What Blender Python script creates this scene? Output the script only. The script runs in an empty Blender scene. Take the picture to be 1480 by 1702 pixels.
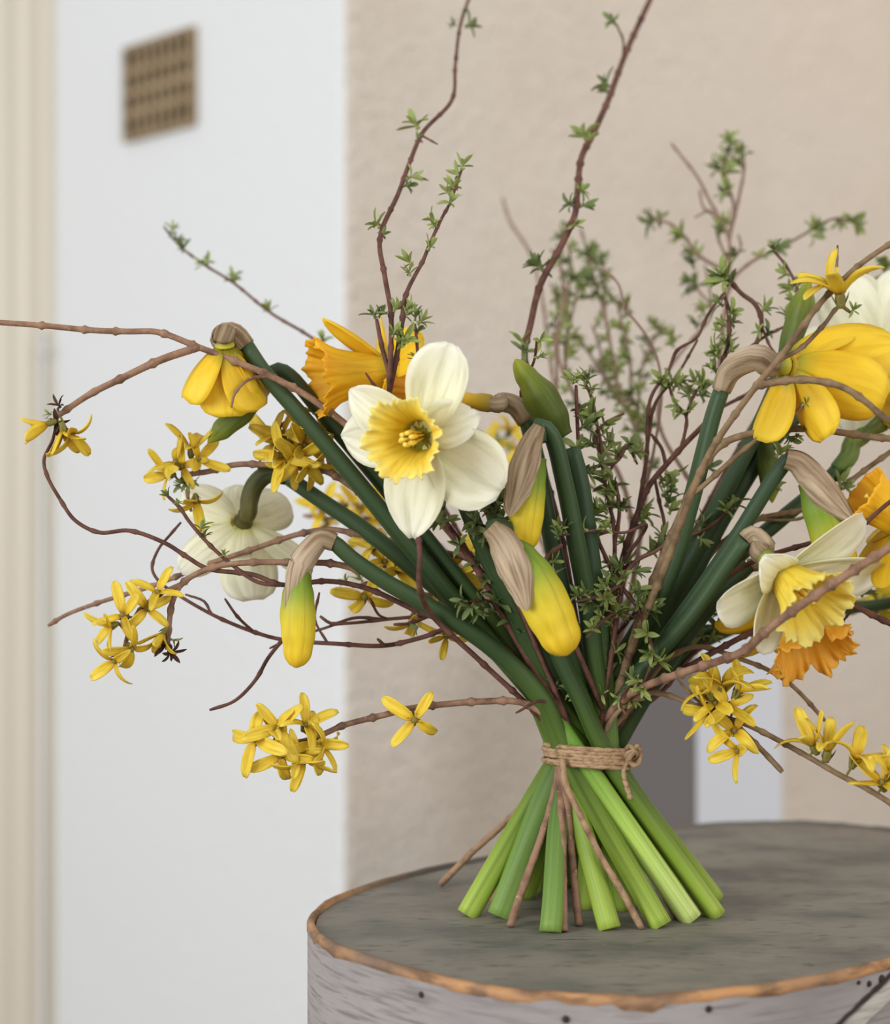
import bpy, math, random
from mathutils import Vector, Matrix
rnd = random.Random(7)
S = bpy.context.scene
COL = S.collection
F = 2900.0                       # focal length in pixels of the 1480 x 1702 photograph
BZ = 0.56                        # height of the stool seat the box stands on
LID = BZ+0.22                    # height of the box lid above the floor
H = LID + 0.19                   # camera height
# ------------------------------------------------------------------ camera, world, lights, exposure
cd = bpy.data.cameras.new('camera'); cam = bpy.data.objects.new('camera', cd); COL.objects.link(cam)
cam.location = (0, 0, H); cam.rotation_euler = (math.pi/2, 0, 0)
cd.sensor_fit = 'HORIZONTAL'; cd.sensor_width = 36; cd.lens = 36*F/1480; cd.clip_start = 0.05
cd.dof.use_dof = True; cd.dof.focus_distance = 0.80; cd.dof.aperture_fstop = 6.0
S.camera = cam
w = bpy.data.worlds.new('room_light'); S.world = w; w.use_nodes = True
w.node_tree.nodes['Background'].inputs[0].default_value = (1.0, 0.98, 0.955, 1)
w.node_tree.nodes['Background'].inputs[1].default_value = 0.62
def area(name, loc, target, sx, sy, power, col):
    l = bpy.data.lights.new(name, 'AREA'); l.shape = 'RECTANGLE'; l.size = sx; l.size_y = sy
    l.energy = power; l.color = col
    o = bpy.data.objects.new(name, l); COL.objects.link(o); o.location = loc
    o.rotation_euler = (Vector(target)-Vector(loc)).to_track_quat('-Z', 'Y').to_euler()
area('window_daylight', (-1.9, -0.7, H+0.45), (0.1, 1.1, H-0.1), 1.3, 1.3, 46, (0.90, 0.95, 1.0))
area('right_wall_fill', (2.0, -1.6, H+0.7), (0.3, 1.6, H+0.1), 1.4, 1.4, 32, (0.97, 0.98, 1.0))  # unseen fill light added to brighten the right wall
area('warm_wall_fill', (1.7, 1.2, H+1.5), (1.0, 2.5, H+0.7), 0.4, 0.4, 10, (1.0, 0.74, 0.5))  # unseen light added to warm the upper right wall
S.view_settings.view_transform = 'Standard'; S.view_settings.look = 'None'
S.view_settings.exposure = 0.12; S.view_settings.gamma = 1.0; S.view_settings.use_curve_mapping = False

# ------------------------------------------------------------------ helpers
def lin(c):
    return tuple(((x/255)/12.92 if x <= 10 else ((x/255+0.055)/1.055)**2.4) for x in c)
def P(px, py, z):                # the point at depth z metres seen at that pixel of the photograph
    return Vector(((px-740)/F*z, z, H-(py-851)/F*z))
def px_of(v):
    return (740+F*v.x/v.y, 851-F*(v.z-H)/v.y)
def D(d):                        # direction given as (right, up, towards the camera)
    return Vector((d[0], -d[2], d[1])).normalized()
def mat(name, base, rough=0.6, ramp=None, noise=None, bump=None, trans=0.0, spec=0.3, streak=None):
    """ramp: [(pos, rgb)] along attribute t; noise: (scale, detail, rgb2, lo, hi, stretch); bump: (scale, strength, dist, stretch)"""
    m = bpy.data.materials.new(name); m.use_nodes = True
    n = m.node_tree.nodes; L = m.node_tree.links; b = n['Principled BSDF']; out = n['Material Output']
    b.inputs['Roughness'].default_value = rough; b.inputs['Specular IOR Level'].default_value = spec
    rgb = n.new('ShaderNodeRGB'); rgb.outputs[0].default_value = (*lin(base), 1); c = rgb.outputs[0]
    tc = n.new('ShaderNodeTexCoord')
    if ramp:
        at = n.new('ShaderNodeAttribute'); at.attribute_name = 't'
        r = n.new('ShaderNodeValToRGB'); e = r.color_ramp.elements
        while len(e) < len(ramp): e.new(0.5)
        for k, (p, col) in enumerate(ramp): e[k].position = p; e[k].color = (*lin(col), 1)
        L.new(at.outputs['Fac'], r.inputs[0]); c = r.outputs[0]
    def tex(scale, detail, stretch):
        mp = n.new('ShaderNodeMapping'); mp.inputs['Scale'].default_value = stretch
        L.new(tc.outputs['Object'], mp.inputs[0])
        t = n.new('ShaderNodeTexNoise'); t.inputs['Scale'].default_value = scale; t.inputs['Detail'].default_value = detail
        L.new(mp.outputs[0], t.inputs['Vector']); return t.outputs['Fac']
    for nz in (noise or []):
        t = tex(nz[0], nz[1], nz[5] if len(nz) > 5 else (1, 1, 1))
        mr = n.new('ShaderNodeMapRange'); mr.inputs[1].default_value = nz[3]; mr.inputs[2].default_value = nz[4]
        L.new(t, mr.inputs[0])
        mx = n.new('ShaderNodeMix'); mx.data_type = 'RGBA'; L.new(mr.outputs[0], mx.inputs[0])
        L.new(c, mx.inputs[6]); mx.inputs[7].default_value = (*lin(nz[2]), 1); c = mx.outputs[2]
    if streak:                   # lengthwise fibres or veins: noise across the piece, drawn out along it; (freq, rgb2, lo, hi, bump)
        a1 = n.new('ShaderNodeAttribute'); a1.attribute_name = 's'; a2 = n.new('ShaderNodeAttribute'); a2.attribute_name = 't'
        k1 = n.new('ShaderNodeMath'); k1.operation = 'MULTIPLY'; k1.inputs[1].default_value = streak[0]; L.new(a1.outputs['Fac'], k1.inputs[0])
        k2 = n.new('ShaderNodeMath'); k2.operation = 'MULTIPLY'; k2.inputs[1].default_value = 1.6; L.new(a2.outputs['Fac'], k2.inputs[0])
        oi = n.new('ShaderNodeObjectInfo'); cx = n.new('ShaderNodeCombineXYZ'); L.new(k1.outputs[0], cx.inputs[0]); L.new(k2.outputs[0], cx.inputs[1])
        k3 = n.new('ShaderNodeMath'); k3.operation = 'MULTIPLY'; k3.inputs[1].default_value = 40; L.new(oi.outputs['Random'], k3.inputs[0]); L.new(k3.outputs[0], cx.inputs[2])
        t = n.new('ShaderNodeTexNoise'); t.inputs['Scale'].default_value = 1.0; t.inputs['Detail'].default_value = 3; L.new(cx.outputs[0], t.inputs['Vector'])
        mr = n.new('ShaderNodeMapRange'); mr.inputs[1].default_value = streak[2]; mr.inputs[2].default_value = streak[3]; L.new(t.outputs['Fac'], mr.inputs[0])
        mx = n.new('ShaderNodeMix'); mx.data_type = 'RGBA'; mx.blend_type = 'MULTIPLY'; L.new(mr.outputs[0], mx.inputs[0])
        L.new(c, mx.inputs[6]); mx.inputs[7].default_value = (*lin(streak[1]), 1); c = mx.outputs[2]
        bp = n.new('ShaderNodeBump'); bp.inputs['Strength'].default_value = streak[4]; bp.inputs['Distance'].default_value = 0.0008
        L.new(t.outputs['Fac'], bp.inputs['Height']); L.new(bp.outputs[0], b.inputs['Normal'])
    L.new(c, b.inputs['Base Color'])
    if bump:
        t = tex(bump[0], 4, bump[3] if len(bump) > 3 else (1, 1, 1))
        bp = n.new('ShaderNodeBump'); bp.inputs['Strength'].default_value = bump[1]; bp.inputs['Distance'].default_value = bump[2]
        L.new(t, bp.inputs['Height']); L.new(bp.outputs[0], b.inputs['Normal'])
    if trans:
        tr = n.new('ShaderNodeBsdfTranslucent'); L.new(c, tr.inputs[0])
        ms = n.new('ShaderNodeMixShader'); ms.inputs[0].default_value = trans
        L.new(b.outputs[0], ms.inputs[1]); L.new(tr.outputs[0], ms.inputs[2]); L.new(ms.outputs[0], out.inputs[0])
    return m

class MB:
    def __init__(s): s.v = []; s.f = []; s.t = []; s.s = []
    def add(s, v, f, t=None, a=None):
        o = len(s.v); s.v += [Vector(x) for x in v]; s.f += [tuple(i+o for i in q) for q in f]
        s.t += t if t is not None else [0.0]*len(v)
        s.s += a if a is not None else [0.0]*len(v)
    def grid(s, rows, t=None, closed=False, flip=False):
        n = len(rows); m = len(rows[0]); f = []
        for i in range(n-1):
            for j in range(m if closed else m-1):
                k = (j+1) % m; q = (i*m+j, i*m+k, (i+1)*m+k, (i+1)*m+j)
                f.append(q[::-1] if flip else q)
        s.add([p for r in rows for p in r], f, [x for r in t for x in r] if t else None, [j/m for r in rows for j in range(m)])
    def mesh(s, name, m, origin=(0, 0, 0), smooth=True):
        me = bpy.data.meshes.new(name); o = Vector(origin)
        me.from_pydata([v-o for v in s.v], [], s.f)
        if any(s.t):
            a = me.attributes.new('s', 'FLOAT', 'POINT'); a.data.foreach_set('value', s.s)
            a = me.attributes.new('t', 'FLOAT', 'POINT'); a.data.foreach_set('value', s.t)
        if smooth: me.polygons.foreach_set('use_smooth', [True]*len(me.polygons))
        for x in (m if isinstance(m, (list, tuple)) else [m]): me.materials.append(x)
        return me
def link(name, me, parent=None, mw=None):
    o = bpy.data.objects.new(name, me); COL.objects.link(o)
    if parent is not None: o.parent = parent
    if mw is not None: o.matrix_basis = mw
    return o
def part(name, mb, m, parent, smooth=True, label=None):
    o = link(name, mb.mesh(name, m, parent.location, smooth), parent)
    if label: o['label'] = label
    return o
def tag(o, label, cat, group=None):
    o['label'] = label; o['category'] = cat
    if group: o['group'] = group
    return o
def thing(name, loc, label, cat, group=None):
    o = bpy.data.objects.new(name, None); COL.objects.link(o); o.location = loc; o.empty_display_size = 0.01
    return tag(o, label, cat, group)
def struct(name, mb, m, smooth=False):
    o = link(name, mb.mesh(name, m, (0, 0, 0), smooth)); o['kind'] = 'structure'; return o
def box(mb, a, b):
    x0, y0, z0 = a; x1, y1, z1 = b
    mb.add([(x0,y0,z0),(x1,y0,z0),(x1,y1,z0),(x0,y1,z0),(x0,y0,z1),(x1,y0,z1),(x1,y1,z1),(x0,y1,z1)],
           [(0,3,2,1),(4,5,6,7),(0,1,5,4),(1,2,6,5),(2,3,7,6),(3,0,4,7)])
def extrude(mb, pts, z0, z1):    # closed outline (x, y), counter-clockwise
    n = len(pts)
    mb.add([(x, y, z0) for x, y in pts]+[(x, y, z1) for x, y in pts],
           [(i, (i+1) % n, n+(i+1) % n, n+i) for i in range(n)]+[tuple(range(n, 2*n)), tuple(range(n-1, -1, -1))])

def fillz(path, z0=None, z1=None):
    """pixel path with some depths given -> 3-D control points; missing depths are interpolated along the path"""
    p = [list(q) for q in path]
    if z0 is not None: p[0] = p[0][:2]+[z0]
    if z1 is not None: p[-1] = p[-1][:2]+[z1]
    s = [0.0]
    for a, b in zip(p, p[1:]): s.append(s[-1]+math.hypot(b[0]-a[0], b[1]-a[1]))
    known = [i for i, q in enumerate(p) if len(q) > 2]
    for i, q in enumerate(p):
        if len(q) == 2:
            a = max([k for k in known if k < i], default=known[0]); b = min([k for k in known if k > i], default=known[-1])
            u = 0 if a == b else (s[i]-s[a])/(s[b]-s[a])
            q.append(p[a][2]+(p[b][2]-p[a][2])*u)
    return [P(*q) for q in p]
def spline(c, step):
    c = [Vector(x) for x in c]; out = []
    ext = [c[0]*2-c[1]]+c+[c[-1]*2-c[-2]]
    for i in range(1, len(ext)-2):
        p0, p1, p2, p3 = ext[i-1:i+3]
        d = lambda a, b: max((b-a).length, 1e-6)**0.5
        t0 = 0; t1 = d(p0, p1); t2 = t1+d(p1, p2); t3 = t2+d(p2, p3)
        n = max(2, int((p2-p1).length/step))
        for k in range(n):
            t = t1+(t2-t1)*k/n
            a1 = p0*((t1-t)/(t1-t0))+p1*((t-t0)/(t1-t0)); a2 = p1*((t2-t)/(t2-t1))+p2*((t-t1)/(t2-t1))
            a3 = p2*((t3-t)/(t3-t2))+p3*((t-t2)/(t3-t2))
            b1 = a1*((t2-t)/(t2-t0))+a2*((t-t0)/(t2-t0)); b2 = a2*((t3-t)/(t3-t1))+a3*((t-t1)/(t3-t1))
            out.append(b1*((t2-t)/(t2-t1))+b2*((t-t1)/(t2-t1)))
    out.append(c[-1]); return out
def frames(pts, ref=None):
    T = [(pts[min(i+1, len(pts)-1)]-pts[max(i-1, 0)]).normalized() for i in range(len(pts))]
    n = Vector(ref) if ref is not None else Vector((0.3, -0.9, 0.2))
    out = []
    for t in T:
        n = n-t*n.dot(t)
        if n.length < 1e-5: n = t.orthogonal()
        n.normalize(); out.append((n.copy(), t.cross(n)))
    return T, out
def tube(mb, pts, rad, sides=8, ridge=0.0, nr=3, twist=0.0, t0=0.0, t1=1.0, caps=True, ref=None):
    T, fr = frames(pts, ref); n = len(pts); rows = []; ts = []
    for i, p in enumerate(pts):
        r = rad(i/(n-1)) if callable(rad) else rad[i]
        a0 = twist*i/(n-1)
        rows.append([p+(fr[i][0]*math.cos(a)+fr[i][1]*math.sin(a))*r*(1+ridge*math.cos(nr*(a+a0)))
                     for a in (2*math.pi*j/sides for j in range(sides))])
        ts.append([t0+(t1-t0)*i/(n-1)]*sides)
    o = len(mb.v); mb.grid(rows, ts, closed=True)
    if caps:
        mb.f.append(tuple(o+j for j in range(sides-1, -1, -1)))
        mb.f.append(tuple(o+(n-1)*sides+j for j in range(sides)))
def lathe(mb, M, prof, n=16, ts=None):
    rows = [[M @ Vector((r*math.cos(2*math.pi*j/n), r*math.sin(2*math.pi*j/n), z)) for j in range(n)] for r, z in prof]
    o = len(mb.v); mb.grid(rows, [[(ts[i] if ts else i/(len(prof)-1))]*n for i in range(len(prof))], closed=True)
    mb.f.append(tuple(o+j for j in range(n-1, -1, -1))); mb.f.append(tuple(o+(len(prof)-1)*n+j for j in range(n)))

# ------------------------------------------------------------------ materials
M_white = mat('white_wall_paint', (221, 223, 223), 0.75, bump=(60, 0.3, 0.006))
M_beige = mat('beige_wall_paint', (222, 215, 205), 0.8, noise=[(4, 3, (217, 208, 196), 0.4, 0.7)], bump=(110, 1.0, 0.012))
M_block = mat('cool_white_gloss', (211, 218, 229), 0.5)
M_cream = mat('cream_gloss_paint', (212, 204, 188), 0.4)
M_floor = mat('floor_boards', (150, 128, 104), 0.6, noise=[(6, 4, (120, 98, 76), 0.4, 0.7, (1, 12, 1))])
M_pier_shade = mat('shaded_side_grey', (104, 99, 97), 0.7)  # shade of the pier's left side, put into the base colour
M_terra = mat('terracotta_grille', (156, 136, 106), 0.8, noise=[(30, 3, (140, 120, 92), 0.4, 0.7)])
M_slot_shade = mat('slot_shade_dark', (44, 36, 26), 0.9)
M_lid = mat('grey_painted_lid', (132, 127, 117), 0.6,
            noise=[(22, 6, (98, 98, 92), 0.42, 0.68, (1, 1.4, 1)), (7, 4, (138, 127, 115), 0.5, 0.75), (120, 6, (88, 86, 78), 0.58, 0.72, (0.7, 2.2, 1)), (240, 3, (150, 146, 136), 0.68, 0.8, (.6, 2, 1))],
            bump=(90, 0.5, 0.0015, (0.7, 2.5, 1)))
M_band = mat('lilac_grey_painted_wood', (150, 143, 140), 0.65,
             noise=[(70, 6, (120, 111, 107), 0.5, 0.66, (0.5, 0.5, 7)), (160, 4, (104, 92, 86), 0.64, 0.74, (0.3, 0.3, 5)), (14, 4, (128, 121, 119), 0.4, 0.7)], bump=(110, 0.5, 0.0015, (0.4, 0.4, 6)))
M_seam = mat('pale_bevel_wood', (184, 180, 172), 0.6, noise=[(120, 5, (150, 144, 136), 0.45, 0.7, (.5, .5, 4))])
M_edge = mat('worn_bare_wood', (186, 138, 92), 0.6, noise=[(60, 6, (120, 90, 66), 0.44, 0.62, (1, 1, 3)), (16, 4, (124, 104, 88), 0.48, 0.68)], bump=(90, 0.6, 0.002))
n_ = M_edge.node_tree.nodes; l_ = M_edge.node_tree.links; bs = n_['Principled BSDF']; src = bs.inputs['Base Color'].links[0].from_socket
tc_ = n_.new('ShaderNodeTexCoord'); sx_ = n_.new('ShaderNodeSeparateXYZ'); l_.new(tc_.outputs['Object'], sx_.inputs[0])
mr_ = n_.new('ShaderNodeMapRange'); mr_.inputs[1].default_value = -0.03; mr_.inputs[2].default_value = 0.05; l_.new(sx_.outputs['Y'], mr_.inputs[0])
mx_ = n_.new('ShaderNodeMix'); mx_.data_type = 'RGBA'; l_.new(mr_.outputs[0], mx_.inputs[0]); l_.new(src, mx_.inputs[6]); mx_.inputs[7].default_value = (*lin((104, 98, 90)), 1)
l_.new(mx_.outputs[2], bs.inputs['Base Color'])
M_nail_shade = mat('dark_nail_and_shade', (46, 34, 30), 0.6)  # for nails and screw, and for the shade strip along the lap
M_twine = mat('jute_twine', (176, 146, 112), 0.9, noise=[(300, 3, (132, 102, 74), 0.45, 0.7, (1, 1, 2))], bump=(500, 0.8, 0.001))
SK = dict(streak=(14, (190, 196, 186), 0.45, 0.75, 0.25))
M_stem = mat('daffodil_stem_green', (60, 100, 50), 0.5, ramp=[(0.0, (64, 84, 54)), (0.40, (52, 74, 40)), (0.70, (86, 110, 34)), (0.86, (124, 148, 46)), (1.0, (162, 184, 74))], spec=0.3, **SK)
M_stem_lime = mat('daffodil_stem_lime', (60, 100, 50), 0.5, ramp=[(0.0, (62, 82, 54)), (0.40, (56, 78, 42)), (0.68, (112, 152, 52)), (0.84, (172, 200, 90)), (1.0, (204, 220, 130))], spec=0.3, **SK)
M_stem_blue = mat('daffodil_stem_bluegreen', (60, 100, 50), 0.5, ramp=[(0.0, (60, 80, 56)), (0.45, (50, 72, 42)), (0.72, (80, 106, 44)), (0.9, (106, 136, 60)), (1.0, (124, 152, 70))], spec=0.3, **SK)
M_neck = mat('olive_neck', (104, 104, 50), 0.5, ramp=[(0, (112, 104, 52)), (0.4, (84, 82, 40)), (1, (62, 82, 48))], streak=(10, (170, 160, 140), .45, .7, .3))
M_neck_green = mat('pale_green_neck', (128, 148, 74), 0.5, ramp=[(0, (122, 134, 66)), (1, (104, 130, 66))], streak=(10, (190, 190, 150), .45, .7, .3))
M_spathe = mat('papery_tan_spathe', (176, 152, 122), 0.8, ramp=[(0, (160, 138, 108)), (0.4, (202, 180, 152)), (1, (186, 164, 134))], streak=(13, (172, 156, 140), .42, .7, .7), trans=0.15)
M_white_petal = mat('cream_white_petal', (248, 246, 222), 0.5, ramp=[(0, (228, 222, 120)), (0.16, (246, 243, 206)), (1, (250, 248, 232))], trans=0.28, streak=(9, (222, 222, 206), .45, .8, .55))
M_yellow_petal = mat('deep_yellow_petal', (252, 208, 40), 0.5, ramp=[(0, (120, 130, 44)), (0.12, (196, 176, 44)), (0.28, (248, 208, 44)), (1, (254, 222, 64))], trans=0.26, streak=(8, (236, 222, 170), .45, .8, .4))
M_corona_lemon = mat('lemon_corona', (250, 224, 60), 0.5, ramp=[(0, (140, 134, 30)), (0.25, (240, 214, 70)), (0.75, (252, 230, 92)), (1, (255, 242, 140))], trans=0.25, streak=(34, (236, 214, 150), .45, .75, .5))
M_corona_gold = mat('gold_corona', (250, 204, 50), 0.5, ramp=[(0, (170, 160, 50)), (0.25, (240, 200, 48)), (0.75, (250, 206, 52)), (1, (254, 196, 44))], trans=0.26, streak=(22, (232, 206, 150), .45, .8, .4))
M_corona_orange = mat('orange_corona', (250, 170, 30), 0.5, ramp=[(0, (210, 170, 40)), (0.4, (252, 204, 56)), (0.85, (252, 190, 58)), (1, (254, 194, 70))], trans=0.26, streak=(22, (232, 206, 160), .45, .8, .4))
M_ovary = mat('green_ovary', (110, 140, 50), 0.5, ramp=[(0, (214, 190, 50)), (0.4, (140, 146, 50)), (1, (88, 110, 44))])
M_ovary_gold = mat('golden_ovary', (200, 170, 50), 0.5, ramp=[(0, (240, 196, 48)), (0.55, (196, 164, 50)), (1, (100, 96, 46))])
M_bud = mat('bud_green_to_yellow', (200, 190, 50), 0.5, ramp=[(0, (88, 116, 40)), (0.3, (136, 158, 48)), (0.58, (222, 200, 52)), (1, (250, 208, 50))], trans=0.12, streak=(9, (214, 206, 150), .45, .75, .35))
M_bud_green = mat('bud_olive_green', (150, 160, 50), 0.5, ramp=[(0, (76, 92, 40)), (0.5, (100, 114, 44)), (0.8, (128, 140, 48)), (1, (168, 172, 58))], trans=0.15, streak=(10, (200, 200, 160), .45, .75, .35))
M_anther = mat('yellow_anther', (244, 214, 90), 0.6)
M_forsythia = mat('forsythia_petal', (240, 212, 64), 0.5, ramp=[(0, (214, 168, 40)), (0.3, (240, 210, 62)), (1, (244, 220, 88))], trans=0.25, streak=(6, (226, 212, 160), .45, .75, .4))
M_calyx = mat('green_brown_calyx', (124, 116, 54), 0.7)
M_bark = mat('brown_bark', (150, 116, 92), 0.8, noise=[(140, 4, (100, 72, 58), 0.42, 0.7), (500, 2, (186, 156, 126), 0.66, 0.8)], bump=(300, 0.6, 0.001))
M_bark_olive = mat('olive_brown_bark', (138, 114, 84), 0.8, noise=[(140, 4, (98, 76, 54), 0.42, 0.7)], bump=(300, 0.6, 0.001))
M_bark_tan = mat('tan_cut_bark', (168, 136, 104), 0.8, noise=[(160, 4, (116, 88, 66), 0.42, 0.7)], bump=(300, 0.6, 0.001))
M_twig = mat('dark_red_bark', (108, 72, 60), 0.75, noise=[(160, 3, (72, 46, 40), 0.4, 0.7)], bump=(300, 0.4, 0.001))
M_twig_grey = mat('grey_brown_bark', (134, 108, 92), 0.8)
M_wither = mat('withered_brown', (74, 50, 40), 0.8)
M_leaf = mat('fresh_green_leaf', (140, 160, 96), 0.6, ramp=[(0, (176, 176, 118)), (0.4, (152, 166, 94)), (1, (164, 176, 104))], trans=0.25)
M_leaf_dark = mat('deep_green_leaf', (104, 124, 76), 0.6, ramp=[(0, (138, 140, 92)), (0.4, (112, 128, 76)), (1, (124, 140, 82))], trans=0.22)

# ------------------------------------------------------------------ the room: two walls meeting at an outward corner, floor, door trim
ZC = 1.7; CX = (573-740)/F*ZC; R2 = math.sqrt(0.5)
def wall_pt(t, side): return (CX+side*t, ZC+t)
floor = MB(); box(floor, (-3, -1.5, -0.05), (3.5, 4.5, 0.0)); struct('floor', floor, M_floor)
rr = 0.007
a = wall_pt(2.4, -1); c0 = wall_pt(rr, -1); c1 = wall_pt(rr, 1); b = wall_pt(2.6, 1)
wl = MB(); extrude(wl, [a, c0, (CX-0.0015, ZC+0.0035), (CX, ZC+0.0028), (CX, ZC+0.25), (a[0]+0.15, a[1]+0.15)], 0, 3.0)
struct('wall_left', wl, M_white)
wr = MB(); extrude(wr, [(CX, ZC+0.0028), (CX+0.0015, ZC+0.0035), c1, b, (b[0]-0.15, b[1]+0.15), (CX, ZC+0.25)], 0, 3.0)
struct('wall_right', wr, M_beige)
# door trim at the far end of the left wall: a stack of vertical mouldings in the wall's own frame (u along the wall, o out of it)
def onwall(u, o): # u = distance from the corner along the left wall, o = distance out of the wall
    return (CX-u*R2-o*R2, ZC+u*R2-o*R2)
def u_at(px, o=0.0):
    r = (px-740)/F; return ((CX-o*R2)-r*(ZC-o*R2))/(R2*(1+r))
def prof(name, pts, m):
    q = MB(); n = 6; extrude(q, [onwall(u, o) for u, o in pts][::1], 0, 3.0); return struct(name, q, m, False)
u78 = u_at(78, 0.012)
def bead(u0, u1, o0, o1, k=7):   # a rounded ridge
    return [(u0+(u1-u0)*i/(k-1), o0+(o1-o0)*math.sin(math.pi*i/(k-1))**0.6) for i in range(k)]
tp = [(u78, 0.0), (u78, 0.010)]+bead(u78+0.002, u_at(56, .02), 0.010, 0.016)+bead(u_at(55, .02), u_at(47, .02), 0.012, 0.007, 5)+bead(u_at(46, .02), u_at(20, .02), 0.012, 0.026, 9)+\
     bead(u_at(18, .02), u_at(9, .02), 0.014, 0.009, 5)+bead(u_at(7, .02), u_at(-40, .02), 0.016, 0.030, 9)+[(u_at(-160, .03), 0.026), (u_at(-160, .03), 0.0)]
prof('trim_1', tp, M_cream)
# painted cable clipped to the trim
pu = u_at(69, .019); cbx, cby = onwall(pu, 0.0185)
cable = thing('cable', (cbx, cby, 0), 'thin cream painted cable running up the edge of the door trim at far left', 'cable')
q = MB(); tube(q, [Vector((cbx, cby, z)) for z in (0.0, 0.3, 0.6, H-(540-851)/F*1.98)], lambda u: 0.0028, 10); part('conduit', q, M_white, cable)
zc = H-(584-851)/F*cby; q = MB(); e = Vector((-R2, R2, 0)); o_ = Vector((-R2, -R2, 0)); c = Vector((cbx, cby, zc))
rows = []
for dz in (-0.0045, 0.0045):
    rows.append([c+e*x+o_*y+Vector((0, 0, dz)) for x, y in ((-0.0065, -0.002), (-0.0065, 0.0022), (-0.003, 0.0036), (0.003, 0.0036), (0.0055, 0.0022), (0.0055, -0.002))])
q.grid(rows, closed=True); q.f += [(5, 4, 3, 2, 1, 0), (6, 7, 8, 9, 10, 11)]
cl = part('clip', q, M_white, cable)
q = MB(); lathe(q, Matrix.Translation(c+o_*0.0036-e*0.0) @ o_.to_track_quat('Z', 'Y').to_matrix().to_4x4(), [(0.0013, 0), (0.0013, 0.0004), (0.0006, 0.0008)], 8)
o = part('screw', q, M_nail_shade, cable); o.parent = cl; o.location = (0, 0, 0)
# air vent on the left wall
uL, uR = u_at(213, 0), u_at(329, 0)
yL = onwall(uL, 0)[1]; zt = H-(82-851)/F*yL; zb = H-(238-851)/F*yL; um = (uL+uR)/2
vx, vy = onwall(um, 0); vent = thing('air_vent', (vx, vy, zb), 'brown terracotta air vent with rows of slots high on the white wall', 'air vent')
wv = uL-uR; hv = zt-zb
def vbox(mb, u0, u1, z0, z1, o0, o1):
    p = [onwall(um+u0, o0), onwall(um+u1, o0), onwall(um+u1, o1), onwall(um+u0, o1)]
    mb.add([(x, y, z0) for x, y in p]+[(x, y, z1) for x, y in p], [(0,3,2,1),(4,5,6,7),(0,1,5,4),(1,2,6,5),(2,3,7,6),(3,0,4,7)])
q = MB(); vbox(q, -wv/2+0.003, wv/2-0.003, zb+0.003, zt-0.003, 0.0005, 0.002); part('shade_backing', q, M_slot_shade, vent, False)  # dark sheet, its colour stands for the shade inside the slots
fr = 0.006
for a0, a1, b0, b1 in ((-wv/2, wv/2, zb, zb+fr), (-wv/2, wv/2, zt-fr, zt), (-wv/2, -wv/2+fr*.8, zb+fr, zt-fr), (wv/2-fr*.8, wv/2, zb+fr, zt-fr)):
    q = MB(); vbox(q, a0, a1, b0, b1, 0.0005, 0.008); part('frame', q, M_terra, vent, False)
for k in range(1, 4):
    z = zb+fr+(hv-2*fr)*k/4; q = MB(); vbox(q, -wv/2+fr*.8, wv/2-fr*.8, z-0.0037, z+0.0037, 0.0005, 0.0075); part('crossbar', q, M_terra, vent, False)
for k in range(1, 8):
    u = -wv/2+fr*.8+(wv-1.6*fr)*k/8; q = MB(); vbox(q, u-0.0027, u+0.0027, zb+fr, zt-fr, 0.0005, 0.0065); part('slat', q, M_terra, vent, False)
# low square pier behind the box: white, its left side coloured grey to stand for shade
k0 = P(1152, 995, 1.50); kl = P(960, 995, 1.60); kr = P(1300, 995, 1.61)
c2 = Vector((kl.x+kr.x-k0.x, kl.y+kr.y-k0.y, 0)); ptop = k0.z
pier = thing('pier', ((kl.x+kr.x)/2, (kl.y+kr.y)/2, 0), 'low square pier behind the bouquet, white with one side coloured grey for shade', 'pier')
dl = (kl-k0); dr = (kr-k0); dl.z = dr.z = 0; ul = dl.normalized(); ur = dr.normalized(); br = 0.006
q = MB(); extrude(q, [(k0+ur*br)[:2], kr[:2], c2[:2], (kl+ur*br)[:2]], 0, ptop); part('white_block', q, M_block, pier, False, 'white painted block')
q = MB(); e = (k0+ur*br); extrude(q, [kl[:2], (k0+ul*br)[:2], (k0+ul*br*.3+ur*br*.05)[:2], (k0+ur*br*.5+ul*br*0.02)[:2], e[:2], (kl+ur*br)[:2]], 0, ptop); part('shaded_side', q, M_pier_shade, pier, False, 'side of the pier with shade put into its colour')

# ------------------------------------------------------------------ oval bentwood box
BX, BY, BA, BB, BT, BN = 0.1354, 0.8772, 0.2152, 0.1398, 0.7475, 2.72
def oval(k, off=0.0, n=160):
    th = 2*math.pi*k/n; c, s_ = math.cos(th), math.sin(th)
    x = math.copysign(abs(c)**(2/BN), c)*BA; y = math.copysign(abs(s_)**(2/BN), s_)*BB
    nx = math.copysign(abs(x/BA)**(BN-1), x)/BA; ny = math.copysign(abs(y/BB)**(BN-1), y)/BB; l = math.hypot(nx, ny) or 1
    x += off*nx/l; y += off*ny/l
    return (BX+x*math.cos(BT)-y*math.sin(BT), BY+x*math.sin(BT)+y*math.cos(BT))
bx = thing('oval_box', (BX, BY, BZ), 'large oval bentwood box in worn grey paint that carries the bouquet', 'box')
NB = 160
def ring(mb, prof_, ts=None):
    rows = [[(*oval(j, off), z) for j in range(NB)] for off, z in prof_]
    mb.grid(rows, closed=True)
q = MB(); ring(q, [(-0.010, LID-0.06), (-0.006, BZ+0.004), (-0.006, BZ), (-0.06, BZ)][::-1]); part('body', q, M_band, bx)
q = MB(); rows = []
for s_ in (1.0, 0.75, 0.5, 0.25, 0.02):
    rows.append([(BX+(oval(j, -0.0040)[0]-BX)*s_, BY+(oval(j, -0.0040)[1]-BY)*s_, LID-0.0006-0.0008*(1 if s_ == 1 else 0)) for j in range(NB)])
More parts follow.
